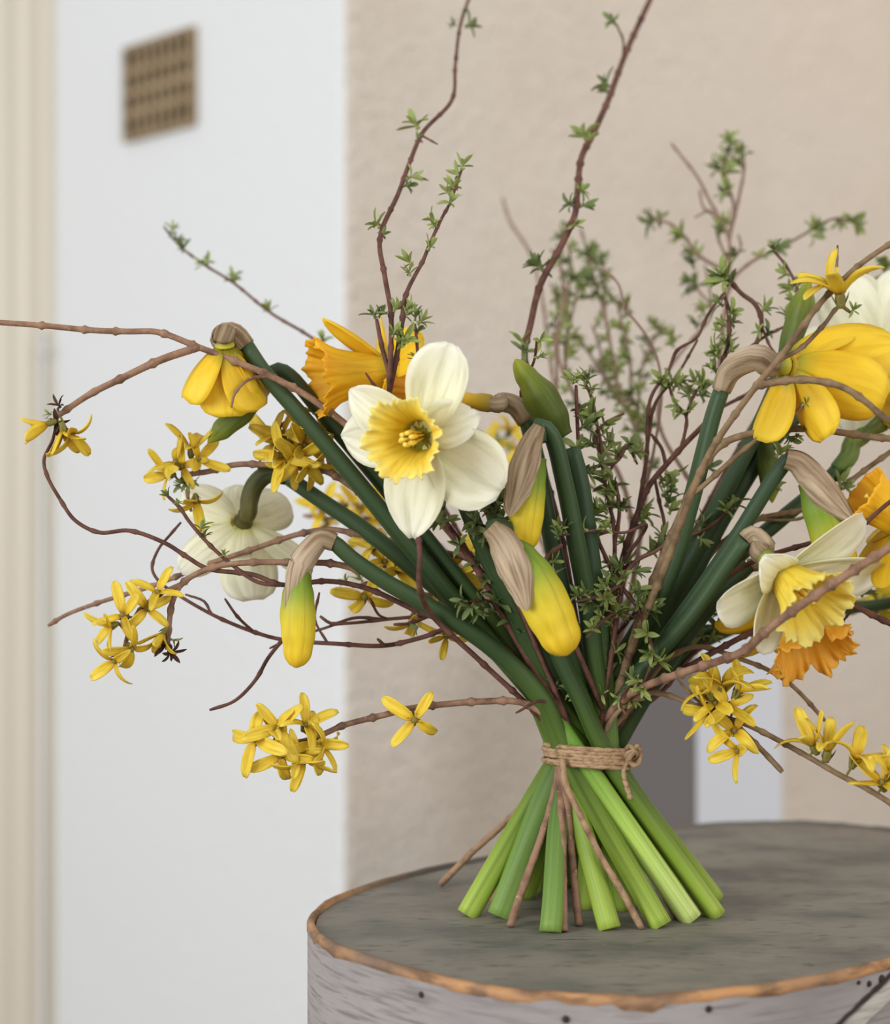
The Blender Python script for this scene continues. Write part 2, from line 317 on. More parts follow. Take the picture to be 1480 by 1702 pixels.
q.grid(rows, closed=True); n0 = len(q.v); q.f.append(tuple(range(n0-NB, n0)))
part('lid_top', q, M_lid, bx)
def jag(j, k): return 0.0012*math.sin(j*0.55+k)+0.0009*math.sin(j*1.37+2*k)+0.0006*math.sin(j*2.9)
q = MB(); rows = []
for off, dz, jg in ((-0.0036, -0.004, 0), (-0.0032, 0.0000, .15), (-0.0022, 0.0009, .2), (-0.0006, 0.0006, .25), (0.0003, -0.0010, .2), (0.0003, -0.0034, 1), (-0.0008, -0.0040, 1)):
    rows.append([(*oval(j, off+0.0002*math.sin(j*.9)), LID+dz+jag(j, 1.0)*jg*(0.75+0.5*math.sin(j*.21))) for j in range(NB)])
q.grid(rows, closed=True, flip=True); part('worn_rim', q, M_edge, bx, label='bare brown wooden edge where the paint has worn off')
q = MB(); ring(q, [(-0.0005, LID-0.07), (0.0, LID-0.069), (0.0, LID-0.0015), (-0.001, LID-0.001)]); part('lid_band', q, M_band, bx)
# nails and the lapped finger of the band, at their places on the near side of the lid
def band_at(px, py):             # where that line of sight meets the band
    best = None
    for j in range(NB*8):
        x, y = oval(j, 0.0, NB*8)
        if y < BY+0.10:
            d = abs(740+F*x/y-px)
            x2, y2 = oval(j+1, 0.0, NB*8); nrm = Vector((y2-y, x-x2, 0)).normalized()
            if nrm.y < 0.2 and (best is None or d < best[0]): best = (d, Vector((x, y, H-(py-851)/F*y)), nrm)
    return best[1], best[2]
for px, py, s_ in ((701, 1653, 1.0), (940, 1694, 1.2), (1178, 1677, 1.1), (1427, 1633, .7), (1446, 1635, 1.0), (1466, 1627, 1.4)):
    p, nrm = band_at(px, py); q = MB()
    lathe(q, Matrix.Translation(p-nrm*0.0006) @ nrm.to_track_quat('Z', 'Y').to_matrix().to_4x4(), [(0.0013*s_, 0), (0.0013*s_, 0.0011), (0.0008*s_, 0.0016)], 10)
    part('nail', q, M_nail_shade, bx)
q = MB(); up = []; lo = []
for k in range(13):
    px = 1500-10*k*1.0; py = 1606+(1500-px)*0.95
    p, nrm = band_at(px, py); p2, n2 = band_at(px+13, py+15)
    up.append((p, nrm)); lo.append((p2, n2))
rows = [[p-n_*0.001 for p, n_ in up], [p+n_*0.0022 for p, n_ in up], [p+n_*0.0026 for p, n_ in lo], [p-n_*0.001 for p, n_ in lo]]
q.grid(rows, flip=True); part('lapped_edge', q, M_seam, bx, False, 'lighter bevelled edge of the lapped band')

q = MB(); gr = []  # thin dark strip, its colour stands for the shade beside the lap
for k in range(13):
    px = 1498-10*k; py = 1603+(1500-px)*0.95
    gr.append((band_at(px, py), band_at(px-4, py-4)))
q.grid([[a[0]+a[1]*.0008 for a, b in gr], [a[0]+a[1]*.0012 for a, b in gr], [b[0]+b[1]*.0008 for a, b in gr]], flip=True); part('lap_shade', q, M_nail_shade, bx, False, 'dark strip coloured as the shade along the lapped band edge')
st = thing('stool', (BX, BY, 0), 'plain wooden stool under the grey oval box', 'stool')
q = MB(); rows = [[(BX+(oval(j, -.02)[0]-BX)*s_, BY+(oval(j, -.02)[1]-BY)*s_, z) for j in range(NB)] for s_, z in ((.05, BZ-.03), (1, BZ-.03), (1, BZ-.0005), (.05, BZ-.0005))]
q.grid(rows, closed=True); part('seat', q, M_floor, st)
for j in (20, 60, 100, 140):
    x, y = oval(j, -.05); q = MB(); tube(q, [Vector((x, y, 0)), Vector((BX+(x-BX)*.95, BY+(y-BY)*.95, BZ-.03))], lambda u: .017, 12); part('leg', q, M_floor, st)
# ------------------------------------------------------------------ plants
TZ = 0.83                        # depth of the tie
def lid_z(py): return F*0.19/(py-851)
def stem_path(head, tie, foot):  # head: pixel path ending above the tie; tie (px, dz); foot px or None
    tie = (min(1026, max(928, tie[0])), tie[1]*.8)
    path = list(head)+[(tie[0], 1262, TZ+tie[1])]
    if foot: path.append((foot[0], foot[1], lid_z(foot[1])))
    else: path.append((tie[0]+rnd.uniform(-4, 4), 1283, TZ+tie[1]))
    return path

def petal_mesh(name, m, L, W, a=0.75, b=0.6, curl=0.0, cup=0.25, twist=0.0, ripple=0.0, nk=0.35, seed=0, thick=0.0005, nu=12, nv=8, back=0.0):
    r = random.Random(seed); mx = max((u/50)**a*(1-u/50)**b for u in range(1, 50)); rows = []; ts = []
    ph = r.uniform(0, 6); x = z = 0.0; th = back
    for i in range(nu+1):
        u = 0.99*i/nu
        w = W/2*((u**a*(1-u)**b)/mx*0.98+nk*(1-u)**2*0.6+0.02)
        if i: x += L/nu*math.cos(th); z += L/nu*math.sin(th)
        th = back+curl*u
        row = []
        for j in range(nv+1):
            v = 2*j/nv-1
            y = w*v; zz = z+cup*w*v*v+ripple*W*math.sin(ph+5*u+2.5*v)*abs(v)*u-0.06*w*math.exp(-(v/0.18)**2)
            zz += 0.025*w*math.sin(9*v)*math.sin(3.0*u)
            ca, sa = math.cos(twist*u), math.sin(twist*u)
            row.append(Vector((x, y*ca-zz*sa+z*sa, y*sa+(zz-z)*ca+z)))
        rows.append(row); ts.append([u]*(nv+1))
    mb = MB(); n = len(rows); k = nv+1
    nor = [[(rows[min(i+1, n-1)][j]-rows[max(i-1, 0)][j]).cross(rows[i][min(j+1, nv)]-rows[i][max(j-1, 0)]).normalized() for j in range(k)] for i in range(n)]
    mb.grid(rows, ts)
    mb.grid([[rows[i][j]-nor[i][j]*thick for j in range(k)] for i in range(n)], ts, flip=True)
    o = n*k; edge = [(0, j) for j in range(k)]+[(i, k-1) for i in range(1, n)]+[(n-1, j) for j in range(k-2, -1, -1)]+[(i, 0) for i in range(n-2, 0, -1)]
    for p, q_ in zip(edge, edge[1:]+edge[:1]):
        A = p[0]*k+p[1]; B = q_[0]*k+q_[1]; mb.f.append((B, A, A+o, B+o))
    return mb.mesh(name, m)
def basis(X, Y, Z, loc):
    M = Matrix.Identity(4)
    for i, c in enumerate((X, Y, Z)): M[0][i], M[1][i], M[2][i] = c
    M.translation = loc; return M
def face_frame(d):
    Z = D(d); up = Vector((0, 0, 1)) if abs(Z.z) < 0.93 else Vector((0, 1, 0))
    Y = (up-Z*up.dot(Z)).normalized(); return Y.cross(Z), Y, Z
def corona(mb, M, Lc, r0, r1, ruf=0.12, lob=6, p=1.8, n=120, m=14, seed=0, thick=0.0006, flare=0.25):
    r = random.Random(seed); ph = [r.uniform(0, 6) for _ in range(6)]
    def pt(s, a, inset):
        rr_ = r0+(r1-r0)*(0.72*s**p*0.6+0.4*s+flare*max(0, s-0.7)**1.2*2)
        k = max(0, (s-0.45)/0.55)**1.6
        wv_ = math.sin(lob*a+ph[0])+0.7*math.sin((2*lob+1)*a+ph[1])+0.55*math.sin((3*lob+2)*a+ph[2])
        rr_ *= 1+ruf*k*wv_*0.5+0.010*math.sin(24*a+ph[4])*s+(.035*math.sin(31*a+ph[1])+.03*math.sin(47*a+ph[2]))*max(0, s-.8)/.2*ruf/.12
        z = Lc*s+Lc*0.10*k*(math.sin((lob+2)*a+ph[3])+0.8*math.sin((2*lob+3)*a+ph[5])+.5*math.sin(29*a+ph[0])*s)*.5*ruf/0.12
        return M @ Vector(((rr_-inset)*math.cos(a), (rr_-inset)*math.sin(a), z))
    outer = [[pt(i/m, 2*math.pi*j/n, 0) for j in range(n)] for i in range(m+1)]
    inner = [[pt(i/m, 2*math.pi*j/n, thick) for j in range(n)] for i in range(m, -1, -1)]
    ts = [[i/m]*n for i in range(m+1)]+[[i/m]*n for i in range(m, -1, -1)]
    mb.grid(outer+inner, ts, closed=True)
    o = len(mb.v); mb.add([M @ Vector((0, 0, 0.0006))], [], [0.0]); base = o-n
    mb.f += [(base+j, base+(j+1) % n, o) for j in range(n)]

def stem(root, path, m, r=0.0047, name='stem', rfn=None):
    pts = spline(fillz(path), 0.004); q = MB(); n = len(pts)
    tube(q, pts, rfn or (lambda u: r*(0.86+0.16*u)), 16, ridge=0.13, nr=2, twist=1.4)
    o = part(name, q, m, root); return pts
def daffodil(label, c, d, petals, pm, cor, cm, neck, head, tie, foot, sm=None, name='daffodil', lim=0.0047, neckr=(0.0042, 0.0034), spathe=True, seed=0, ov=.6, ovm=None):
    """c: centre (px, py, depth); petals: (angle deg, length mm, width mm, open deg, options)"""
    path = stem_path(head, tie, foot); z_end = path[-1]
    base = P(*path[-1]); root = thing(name, base, label, 'daffodil'); L0 = Vector(root.location)
    X, Y, Z = face_frame(d); C = P(*c); M = basis(X, Y, Z, C)
    for k, (ang, L, W, op, kw) in enumerate(petals):
        a_ = math.radians(ang); o_ = math.radians(op); e_ = X*math.cos(a_)+Y*math.sin(a_)
        px = e_*math.cos(o_)+Z*math.sin(o_); pz = Z*math.cos(o_)-e_*math.sin(o_); py = pz.cross(px)
        off = 0.0008*(k % 2)
        me = petal_mesh('petal', pm, L/1000, W/1000, seed=seed*10+k, **kw)
        link('petal', me, root, basis(px, py, pz, C-L0+e_*0.003-Z*off))
    if cor:
        q = MB(); corona(q, M, seed=seed, **cor); co = part('corona', q, cm, root)
        for k in range(6):
            a_ = k*math.pi/3+0.3; q = MB(); r_ = 0.0028
            pts = [M @ Vector((r_*math.cos(a_)*s_, r_*math.sin(a_)*s_, z)) for s_, z in ((.5, .001), (.8, .008), (1, .012), (1.0, .0145), (.9, .018))]
            tube(q, spline(pts, .002), lambda u: 0.0005 if u < 0.62 else 0.0011, 6)
            me = q.mesh('stamen', M_anther, L0); link('stamen', me, co)
        q = MB(); tube(q, [M @ Vector((0, 0, z)) for z in (.001, .01, .02, .022)], lambda u: 0.0006 if u < .9 else .0013, 6)
        link('style', q.mesh('style', M_anther, L0), co)
    q = MB(); lathe(q, M, [(r_, z_*ov-.0008) for r_, z_ in ((0.0048, 0.0), (0.0044, -0.004), (0.0037, -0.010), (0.0035, -0.014), (0.0044, -0.019), (0.0044, -0.024), (0.0034, -0.028))], 14)
    part('ovary', q, ovm or M_ovary, root)
    if neck:
        nz = neck[0][2]; nk_ = []
        for x in neck:
            nz = x[2] if len(x) > 2 else nz; nk_.append((x[0], x[1], nz))
        neck = nk_
        npts = [M @ Vector((0, 0, -0.022*ov)), M @ Vector((0, 0, -0.031*ov))]+[P(*x) for x in neck]
        q = MB(); tube(q, spline(npts, .002), lambda u: (neckr[1]+(neckr[0]-neckr[1])*(1-u))*(1+0.12*math.sin(u*3.1)), 12, ridge=.06, nr=2)
        part('spathe' if spathe else 'neck', q, M_spathe if spathe is True else (spathe or M_neck), root)
        path = [neck[-1]]+path
    else:
        b3 = M @ Vector((0, 0, -0.026*ov)); x_, y_ = px_of(b3); path = [(x_, y_, b3.y)]+path
    stem(root, path, sm or M_stem, lim); return root
def sheath(root, path, rad, side, span, m=None, name='spathe'):
    """papery sheath: part of a tube round a path, facing 'side', narrowing to a point"""
    pts = spline(fillz(path), 0.0015); T, fr = frames(pts, D(side)); n = len(pts); rows = []; ts = []; K = 14
    for i, p in enumerate(pts):
        u = i/(n-1); r = rad(u); sp = span(u); row = []
        for j in range(K+1):
            a = sp*(2*j/K-1); k = 1+0.05*math.sin(7*a+4*u)+0.03*math.sin(15*a)
            row.append(p+(fr[i][0]*math.cos(a)+fr[i][1]*math.sin(a))*r*k)
        rows.append(row); ts.append([u]*(K+1))
    q = MB(); q.grid(rows, ts); q.grid([[p+(pts[i]-p)*0.07 for p in row] for i, row in enumerate(rows)], ts, flip=True)
    return part(name, q, m or M_spathe, root)
def bud(label, body, radii, head, tie, foot, sheaths=(), m=None, sm=None, name='daffodil_bud', r=0.0046, twist=1.2):
    path = stem_path(head, tie, foot); root = thing(name, P(*path[-1]), label, 'daffodil bud')
    pts = spline(fillz(body), 0.0012); n = len(pts)
    def rf(u):
        x = u*(len(radii)-1); i = min(int(x), len(radii)-2); f_ = x-i; f_ = f_*f_*(3-2*f_)
        tip = math.sqrt(max(0.02, 1-max(0, (u-.90)/.10)**2))
        return (radii[i]*(1-f_)+radii[i+1]*f_)*tip/1000
    q = MB(); tube(q, pts, rf, 24, ridge=0.07, nr=3, twist=twist); part('bud', q, m or M_bud, root)
    for s_ in sheaths: sheath(root, *s_)
    stem(root, path, sm or M_stem, r); return root

# ---- leaf tufts
def tuft_mesh(seed, m):
    r = random.Random(seed); mb = MB(); n = r.choice((5, 6, 6, 7, 8))
    tube(mb, [Vector((0, 0, 0)), Vector((0, 0, .001)), Vector((0, 0, .0024))], lambda u: .0009*(1-.6*u), 6)
    for k in range(n):
        az = 2*math.pi*k/n+r.uniform(-.4, .4); el = r.uniform(.25, 1.25) if k else 1.45
        L = r.uniform(.0046, .0082); W = L*r.uniform(.24, .34)
        e = Vector((math.cos(az), math.sin(az), 0)); tn = Vector((-math.sin(az), math.cos(az), 0)); rows = []; ts = []
        p = Vector((0, 0, .0012)); bend = r.uniform(-1.0, .2)
        for i, u in enumerate((0, .2, .42, .64, .84, 1)):
            a = el+bend*u; d = e*math.cos(a)+Vector((0, 0, 1))*math.sin(a); nn = Vector((0, 0, 1))*math.cos(a)-e*math.sin(a)
            if i: p = p+d*L*.2
            w_ = W/2*(.25, .62, .95, 1.0, .78, .12)[i]
            rows.append([p+tn*w_+nn*w_*.45, p, p-tn*w_+nn*w_*.45]); ts.append([u*.9+.05]*3)
        mb.grid(rows, ts)
        mb.grid([[rows[i][j]-(Vector((0, 0, 1))*.6+e*.2).normalized()*.00025 for j in range(3)] for i in range(len(rows))], ts, flip=True)
    return mb.mesh('leaf_tuft', m)
TUFTS = [tuft_mesh(100+k, M_leaf if k % 3 else M_leaf_dark) for k in range(12)]
TUFTS_D = [tuft_mesh(200+k, M_leaf_dark) for k in range(6)]
TUFTS_B = [tuft_mesh(300+k, M_wither) for k in range(3)]
def add_tuft(root, p, d, scale, dark=False):
    M = Matrix.Translation(p-Vector(root.location)) @ d.to_track_quat('Z', 'Y').to_matrix().to_4x4() @ Matrix.Rotation(rnd.uniform(0, 6.28), 4, 'Z') @ Matrix.Scale(scale, 4)
    return link('withered_bud' if dark == 2 else 'leaf_tuft', rnd.choice(TUFTS_B if dark == 2 else TUFTS_D if dark else TUFTS), root, M)
# ---- forsythia flowers
FPET = [petal_mesh('petal', M_forsythia, .0148, .0047, a=.6, b=.4, curl=c, cup=cu, twist=tw, ripple=.05, nk=.5, seed=k, thick=.0003, nu=7, nv=4)
        for k, (c, cu, tw) in enumerate(((-.5, .3, .2), (-1.1, .4, -.5), (.2, .35, .5), (-.2, .5, -.2), (-1.5, .3, .8)))]
q = MB(); lathe(q, Matrix.Identity(4), [(.0011, -.004), (.0016, -.0025), (.0017, -.0005), (.0013, .0008), (.0006, .0018)], 8, [.2]*5)
for k in range(4):
    a = k*math.pi/2+.4; e = Vector((math.cos(a), math.sin(a), 0)); t_ = Vector((-math.sin(a), math.cos(a), 0))
    rows = [[e*.0012+t_*.0007+Vector((0, 0, -.003)), e*.0012-t_*.0007+Vector((0, 0, -.003))], [e*.0024+t_*.0008+Vector((0, 0, -.0005)), e*.0024-t_*.0008+Vector((0, 0, -.0005))], [e*.0032+Vector((0, 0, .0015)), e*.0032+Vector((0, 0, .0015))]]
    q.grid(rows)
FCAL = q.mesh('flower', M_calyx)
def add_flower(root, p, d, size=1.0, op=None, roll=None, npet=4):
    Z = D(d); M = Matrix.Translation(p-Vector(root.location)) @ Z.to_track_quat('Z', 'Y').to_matrix().to_4x4() @ Matrix.Rotation(rnd.uniform(0, 6.28) if roll is None else roll, 4, 'Z') @ Matrix.Scale(size*.87, 4)
    f = link('flower', FCAL, root, M); op = rnd.uniform(.2, .75) if op is None else op
    for k in range(npet):
        a = k*math.pi/2+rnd.uniform(-.25, .25); o_ = op+rnd.uniform(-.2, .2); e = Vector((math.cos(a), math.sin(a), 0)); z = Vector((0, 0, 1))
        px = e*math.cos(o_)+z*math.sin(o_); pz = z*math.cos(o_)-e*math.sin(o_)
        link('petal', rnd.choice(FPET), f, basis(px, pz.cross(px), pz, e*.0009+z*.0004) @ Matrix.Scale(rnd.uniform(.85, 1.1), 4))
    return f
# ---- branches
def twig_tube(q, pts, r0, r1, node, sides=7, amp=.42):
    n = len(pts); s = [0.0]
    for a, b in zip(pts, pts[1:]): s.append(s[-1]+(b-a).length)
    nodes = []; x = rnd.uniform(.004, .012)
    while x < s[-1]: nodes.append(x); x += node*rnd.uniform(.6, 1.4)
    rad = []
    for i in range(n):
        r = r0+(r1-r0)*(s[i]/s[-1])**.8
        b = max([math.exp(-((s[i]-k)/.0011)**2) for k in nodes], default=0)
        rad.append((r*(1+(amp if pts[i].z > LID+.085 else .14)*b))*(0.8 if i == 0 else 1))
    tube(q, pts, rad, sides)
    return nodes, s
def branch(name, label, cat, path, tie, foot, r, m, sides=(), tufts=(), auto=(), flowers=(), node=.018, zt=None, fz=-.004, dark=False, group=None):
    """sides: (path, (r_tip, r_base)); tufts: pixels on any twig; auto: (twig index, count, from, to); flowers: (px, py, dir, size[, open, roll])"""
    p = stem_path(path, tie, foot) if tie else list(path)
    c3 = fillz(p); root = thing(name, c3[-1], label, cat, group)
    main = spline(c3, .0014); q = MB(); twig_tube(q, main, r[0], r[1], node, 8, .6 if m == M_bark else .4); part('stem', q, m, root)
    lines = [main]
    for sp, sr in sides:
        allp = [v for l in lines for v in l]
        ex, ey = sp[-1][:2]; near = min(allp, key=lambda v: (px_of(v)[0]-ex)**2+(px_of(v)[1]-ey)**2)
        sp = list(sp); nx_, ny_ = px_of(near); sp[-1] = (nx_, ny_, near.y)
        if len(sp[0]) == 2: sp[0] = (*sp[0], near.y+rnd.uniform(-.012, .012))
        l = spline(fillz(sp), .002); q = MB(); twig_tube(q, l, sr[0], sr[1], node*.9, 6); part('side_twig', q, m, root); lines.append(l)
    def nearest(px, py):
        bi = None
        for l in lines:
            for i, v in enumerate(l):
                x, y = px_of(v); d = (x-px)**2+(y-py)**2
                if bi is None or d < bi[0]: bi = (d, l, i)
        return bi[1], bi[2]
    for tpx in tufts:
        l, i = nearest(*tpx[:2]); v = l[i]; tgt = P(tpx[0], tpx[1], v.y+rnd.uniform(-.004, .002))
        d = (tgt-v); tg = (l[max(i-2, 0)]-l[min(i+2, len(l)-1)]).normalized()
        dd = (d.normalized() if d.length > 1e-4 else Vector((0, 0, 1)))*min(1, d.length/.004)+tg*.5+Vector((rnd.uniform(-.3, .3), rnd.uniform(-.5, .3), .25))
        base = v+d*.35 if d.length < .02 else tgt
        add_tuft(root, base, dd.normalized(), (tpx[2] if len(tpx) > 2 else 1.0)*rnd.uniform(.85, 1.15)*v.y/.8, 2 if len(tpx) > 3 else dark)
    for ti, cnt, u0, u1 in auto:
        l = lines[ti]
        for k in range(cnt):
            u = u0+(u1-u0)*(k+rnd.uniform(.2, .8))/cnt; i = min(int(u*(len(l)-1)), len(l)-2)
            tg = (l[max(i-2, 0)]-l[i+1]).normalized(); a = rnd.uniform(0, 6.28); o1 = tg.orthogonal().normalized(); o2 = tg.cross(o1)
            side = o1*math.cos(a)+o2*math.sin(a)
            add_tuft(root, l[i]+side*.001, (side*.9+tg*.6+Vector((0, 0, .2))).normalized(), rnd.uniform(.8, 1.2), dark)
    for fl in flowers:
        l, i = nearest(fl[0], fl[1]); v = l[i]; d = fl[2]; dist = D(d)*.0035
        tgt = P(fl[0], fl[1], v.y+fz); tgt = tgt
        q = MB(); mid = (v+tgt)*.5-D(d)*.001
        tube(q, spline([v, mid, tgt-dist], .0012), lambda u: .0006, 5); f = add_flower(root, tgt, d, *(fl[3:] or (1.0,)))
        part('flower_stalk', q, M_calyx, root)
    return root

# ------------------------------------------------------------------ daffodils (heads on the left lean over feet on the right, as in a spiral-tied bunch)
R_ = math.pi
def pet(ang, L, W, op, **kw): return (ang, L, W, op, kw)
# the big white one in front
daffodil('large cream white daffodil with lemon trumpet, facing out at the front of the bouquet', (702, 724, .772), (-.38, -.12, .9),
    [pet(180, 38, 26, 2, curl=-.2, cup=.25, b=.72, ripple=.07), pet(148, 37, 20, 12, curl=-.3, cup=.6, b=.75, ripple=.06), pet(66, 41, 27, 2, curl=.15, cup=.35, b=.48, ripple=.07),
     pet(20, 27, 21, 34, curl=-1.6, cup=.5, b=.4, ripple=.1), pet(-36, 40, 35, -4, curl=-.15, cup=.12, b=.45, ripple=.05), pet(-100, 44, 28, 0, curl=-.1, cup=.3, b=.85, ripple=.05)],
    M_white_petal, dict(Lc=.023, r0=.0068, r1=.0185, ruf=.12, lob=6), M_corona_lemon, None,
    [(760, 800, .80), (800, 900), (850, 1010), (915, 1150)], (985, -.002), (1040, 1510), seed=1, ov=.8)
# yellow one hanging on the left, seen from behind
daffodil('drooping yellow daffodil seen from behind at upper left, hanging over the white wall', (374, 577, .81), (.02, -.88, -.46),
    [pet(205, 31, 26, 62, curl=-.1, cup=.35, b=.35), pet(150, 27, 22, 66, cup=.35, b=.35), pet(262, 31, 27, 64, curl=.05, cup=.3, b=.35), pet(325, 29, 22, 34, curl=.5, cup=.4, b=.35), pet(30, 27, 20, 62, b=.4), pet(90, 26, 20, 66, b=.4)],
    M_yellow_petal, dict(Lc=.018, r0=.005, r1=.008, ruf=.1), M_corona_lemon, [(370, 563, .816), (377, 553), (392, 555), (410, 575)],
    [(440, 620), (500, 690), (560, 760), (700, 930), (800, 1050), (900, 1165)], (980, -.006), (1128, 1476), neckr=(.0054, .0044), seed=2, ov=.2)
# white one seen from behind, left
daffodil('cream white daffodil seen from behind at left, neck bent over an olive stem', (404, 868, .85), (-.35, -.5, -.8),
    [pet(45, 32, 23, 10, curl=.3, cup=.3, b=.4), pet(150, 27, 24, 8, cup=.25, b=.4), pet(216, 38, 13, 0, curl=.4, cup=.5, b=.4, twist=.5), pet(265, 36, 29, 16, curl=.2, cup=.25, b=.4), pet(-32, 36, 19, 16, curl=.3, cup=.3, b=.55), pet(100, 24, 20, 20, b=.45)],
    M_white_petal, dict(Lc=.022, r0=.006, r1=.016, ruf=.12), M_corona_lemon, [(414, 836, .842), (424, 806), (446, 788), (476, 792)],
    [(540, 836), (600, 876), (700, 955), (800, 1040), (895, 1155)], (966, -.015), (1150, 1529), neckr=(.0044, .0044), spathe=False, sm=M_stem_lime, seed=3, ov=.35, ovm=M_neck)
# trumpet daffodil on the left
daffodil('deep yellow trumpet daffodil facing left, its frilled mouth beside the wall corner', (648, 616, .825), (-.93, -.12, .3),
    [pet(96, 38, 17, 40, curl=.35, cup=.4, b=.7), pet(138, 34, 20, -10, cup=.3, b=.5), pet(20, 32, 20, -15, b=.5), pet(-55, 34, 22, 25, cup=.3, b=.5), pet(-110, 33, 22, 30, cup=.3, b=.5), pet(200, 33, 20, -10, b=.5)],
    M_yellow_petal, dict(Lc=.036, r0=.0080, r1=.0185, ruf=.075, lob=5, p=2.6, flare=.38), M_corona_gold, [(722, 612, .828), (752, 640), (775, 690)],
    [(790, 760), (820, 850), (870, 1000), (930, 1160)], (1000, .006), (1060, 1480), neckr=(.004, .0042), seed=4)
# second trumpet behind the white one
daffodil('yellow daffodil half hidden behind the large white one, brown neck arching right', (748, 660, .825), (-.9, .15, -.1),
    [pet(62, 22, 12, 15, cup=.3, b=.4), pet(20, 33, 22, 10, b=.4), pet(-70, 30, 24, -10, curl=-.3, cup=.3, b=.35), pet(-20, 30, 22, -20, b=.4), pet(140, 32, 20, 15, b=.45), pet(220, 32, 20, 20, b=.45)],
    M_yellow_petal, dict(Lc=.028, r0=.007, r1=.015, ruf=.12), M_corona_orange, [(832, 668, .83), (856, 674), (876, 700)],
    [(892, 760), (908, 850), (930, 960), (960, 1120)], (985, .0), (976, 1508), neckr=(.0036, .0046), seed=5, ov=.75, ovm=M_ovary_gold)
# right: big yellow in profile
daffodil('bright yellow daffodil in profile facing right, brown neck arching in front of green stems', (1308, 608, .79), (.84, -.04, -.46),
    [pet(155, 51, 34, 66, curl=-.12, cup=.25, b=.5), pet(208, 45, 30, 48, curl=.1, cup=.3, b=.4), pet(246, 35, 24, 22, curl=-.1, cup=.3, b=.35), pet(285, 33, 24, -4, curl=-.3, cup=.3, b=.35), pet(90, 38, 26, 64, b=.45), pet(25, 36, 24, 60, b=.4)],
    M_yellow_petal, dict(Lc=.026, r0=.006, r1=.011, ruf=.1), M_corona_orange, [(1264, 594, .782), (1232, 603, .79), (1212, 620, .798), (1200, 648, .802)],
    [(1186, 690), (1150, 830), (1110, 960), (1035, 1095)], (928, .006), (777, 1521), sm=M_stem, neckr=(.0060, .0044), seed=6, ov=.36)
# right edge: large white from behind
daffodil('large cream white daffodil at upper right edge, seen from behind with a green throat', (1462, 592, .89), (.25, .1, -.96),
    [pet(112, 42, 32, 0, cup=.15, b=.4), pet(62, 42, 34, 0, cup=.15, b=.4), pet(168, 43, 30, -4, cup=.2, b=.4), pet(232, 42, 30, 0, cup=.2, b=.4), pet(-80, 40, 34, 0, b=.4), pet(0, 40, 32, 0, b=.4)],
    M_white_petal, dict(Lc=.024, r0=.007, r1=.018, ruf=.12), M_corona_lemon, None,
    [(1435, 612, .862), (1390, 640, .862), (1345, 668), (1310, 700), (1270, 745), (1200, 855), (1120, 1000), (1045, 1100)], (938, .002), (833, 1524), sm=M_stem_blue, lim=.0060, seed=7)
# right: white facing down-right
daffodil('cream white daffodil with lemon trumpet nodding towards the camera at lower right', (1302, 955, .775), (.42, -.5, .62),
    [pet(205, 34, 26, 2, curl=.1, cup=.3, b=.4, ripple=.04), pet(50, 41, 24, 8, curl=-.1, cup=.4, b=.45), pet(155, 22, 20, 42, curl=-1.3, cup=.4, b=.35, ripple=.12), pet(6, 52, 23, 14, curl=-.2, cup=.4, b=.55), pet(-112, 34, 22, 18, curl=.5, cup=.3, b=.5), pet(-60, 35, 26, 0, cup=.2, b=.45)],
    M_white_petal, dict(Lc=.026, r0=.0075, r1=.0195, ruf=.14, lob=5), M_corona_lemon, [(1276, 915, .790), (1264, 896), (1250, 887), (1238, 896)],
    [(1212, 932), (1150, 1020), (1070, 1110)], (962, .008), (870, 1490), neckr=(.0048, .0036), seed=8, ov=.62)
# orange cup behind it
daffodil('yellow daffodil with orange cup hidden behind the nodding white one at lower right', (1318, 1010, .825), (.25, -.75, .5),
    [pet(205, 35, 20, -4, b=.5), pet(250, 33, 16, 12, b=.7), pet(-75, 28, 16, 16, b=.7), pet(-20, 34, 20, 0, b=.5), pet(60, 32, 20, 5, b=.5), pet(130, 32, 20, 5, b=.5)],
    M_yellow_petal, dict(Lc=.027, r0=.008, r1=.021, ruf=.2, lob=4), M_corona_orange, [(1292, 960, .835), (1270, 938), (1245, 940)],
    [(1220, 965), (1170, 1020), (1095, 1120)], (1012, .010), (930, 1470), seed=9)
# right edge, lower: orange-yellow trumpet mouth entering the frame
daffodil('orange yellow trumpet daffodil cut off by the right edge of the picture', (1502, 868, .80), (-.72, .5, .1),
    [pet(a_, 34, 24, -5, b=.45) for a_ in (0, 60, 120, 180, 240, 300)],
    M_yellow_petal, dict(Lc=.024, r0=.008, r1=.014, ruf=.03), M_corona_gold, [(1545, 925, .81), (1535, 975), (1495, 1000, .88)],
    [(1440, 1008, .88), (1340, 1010), (1230, 1030), (1130, 1090)], (1006, .012), (960, 1470), seed=10, lim=.004)
daffodil('yellow daffodil with a green streak entering at the right edge below the trumpet', (1452, 1003, .93), (.92, .12, -.25),
    [pet(90, 34, 24, 62, cup=.3, b=.45), pet(150, 34, 24, 60, b=.45), pet(210, 34, 24, 60, b=.45), pet(270, 34, 24, 62, cup=.3, b=.45), pet(330, 34, 24, 62, b=.45), pet(30, 34, 24, 62, b=.45)],
    M_yellow_petal, dict(Lc=.02, r0=.006, r1=.010, ruf=.1), M_corona_lemon, None,
    [(1330, 1020), (1230, 1040), (1120, 1100)], (1002, .014), (1000, 1480), seed=11, lim=.004)
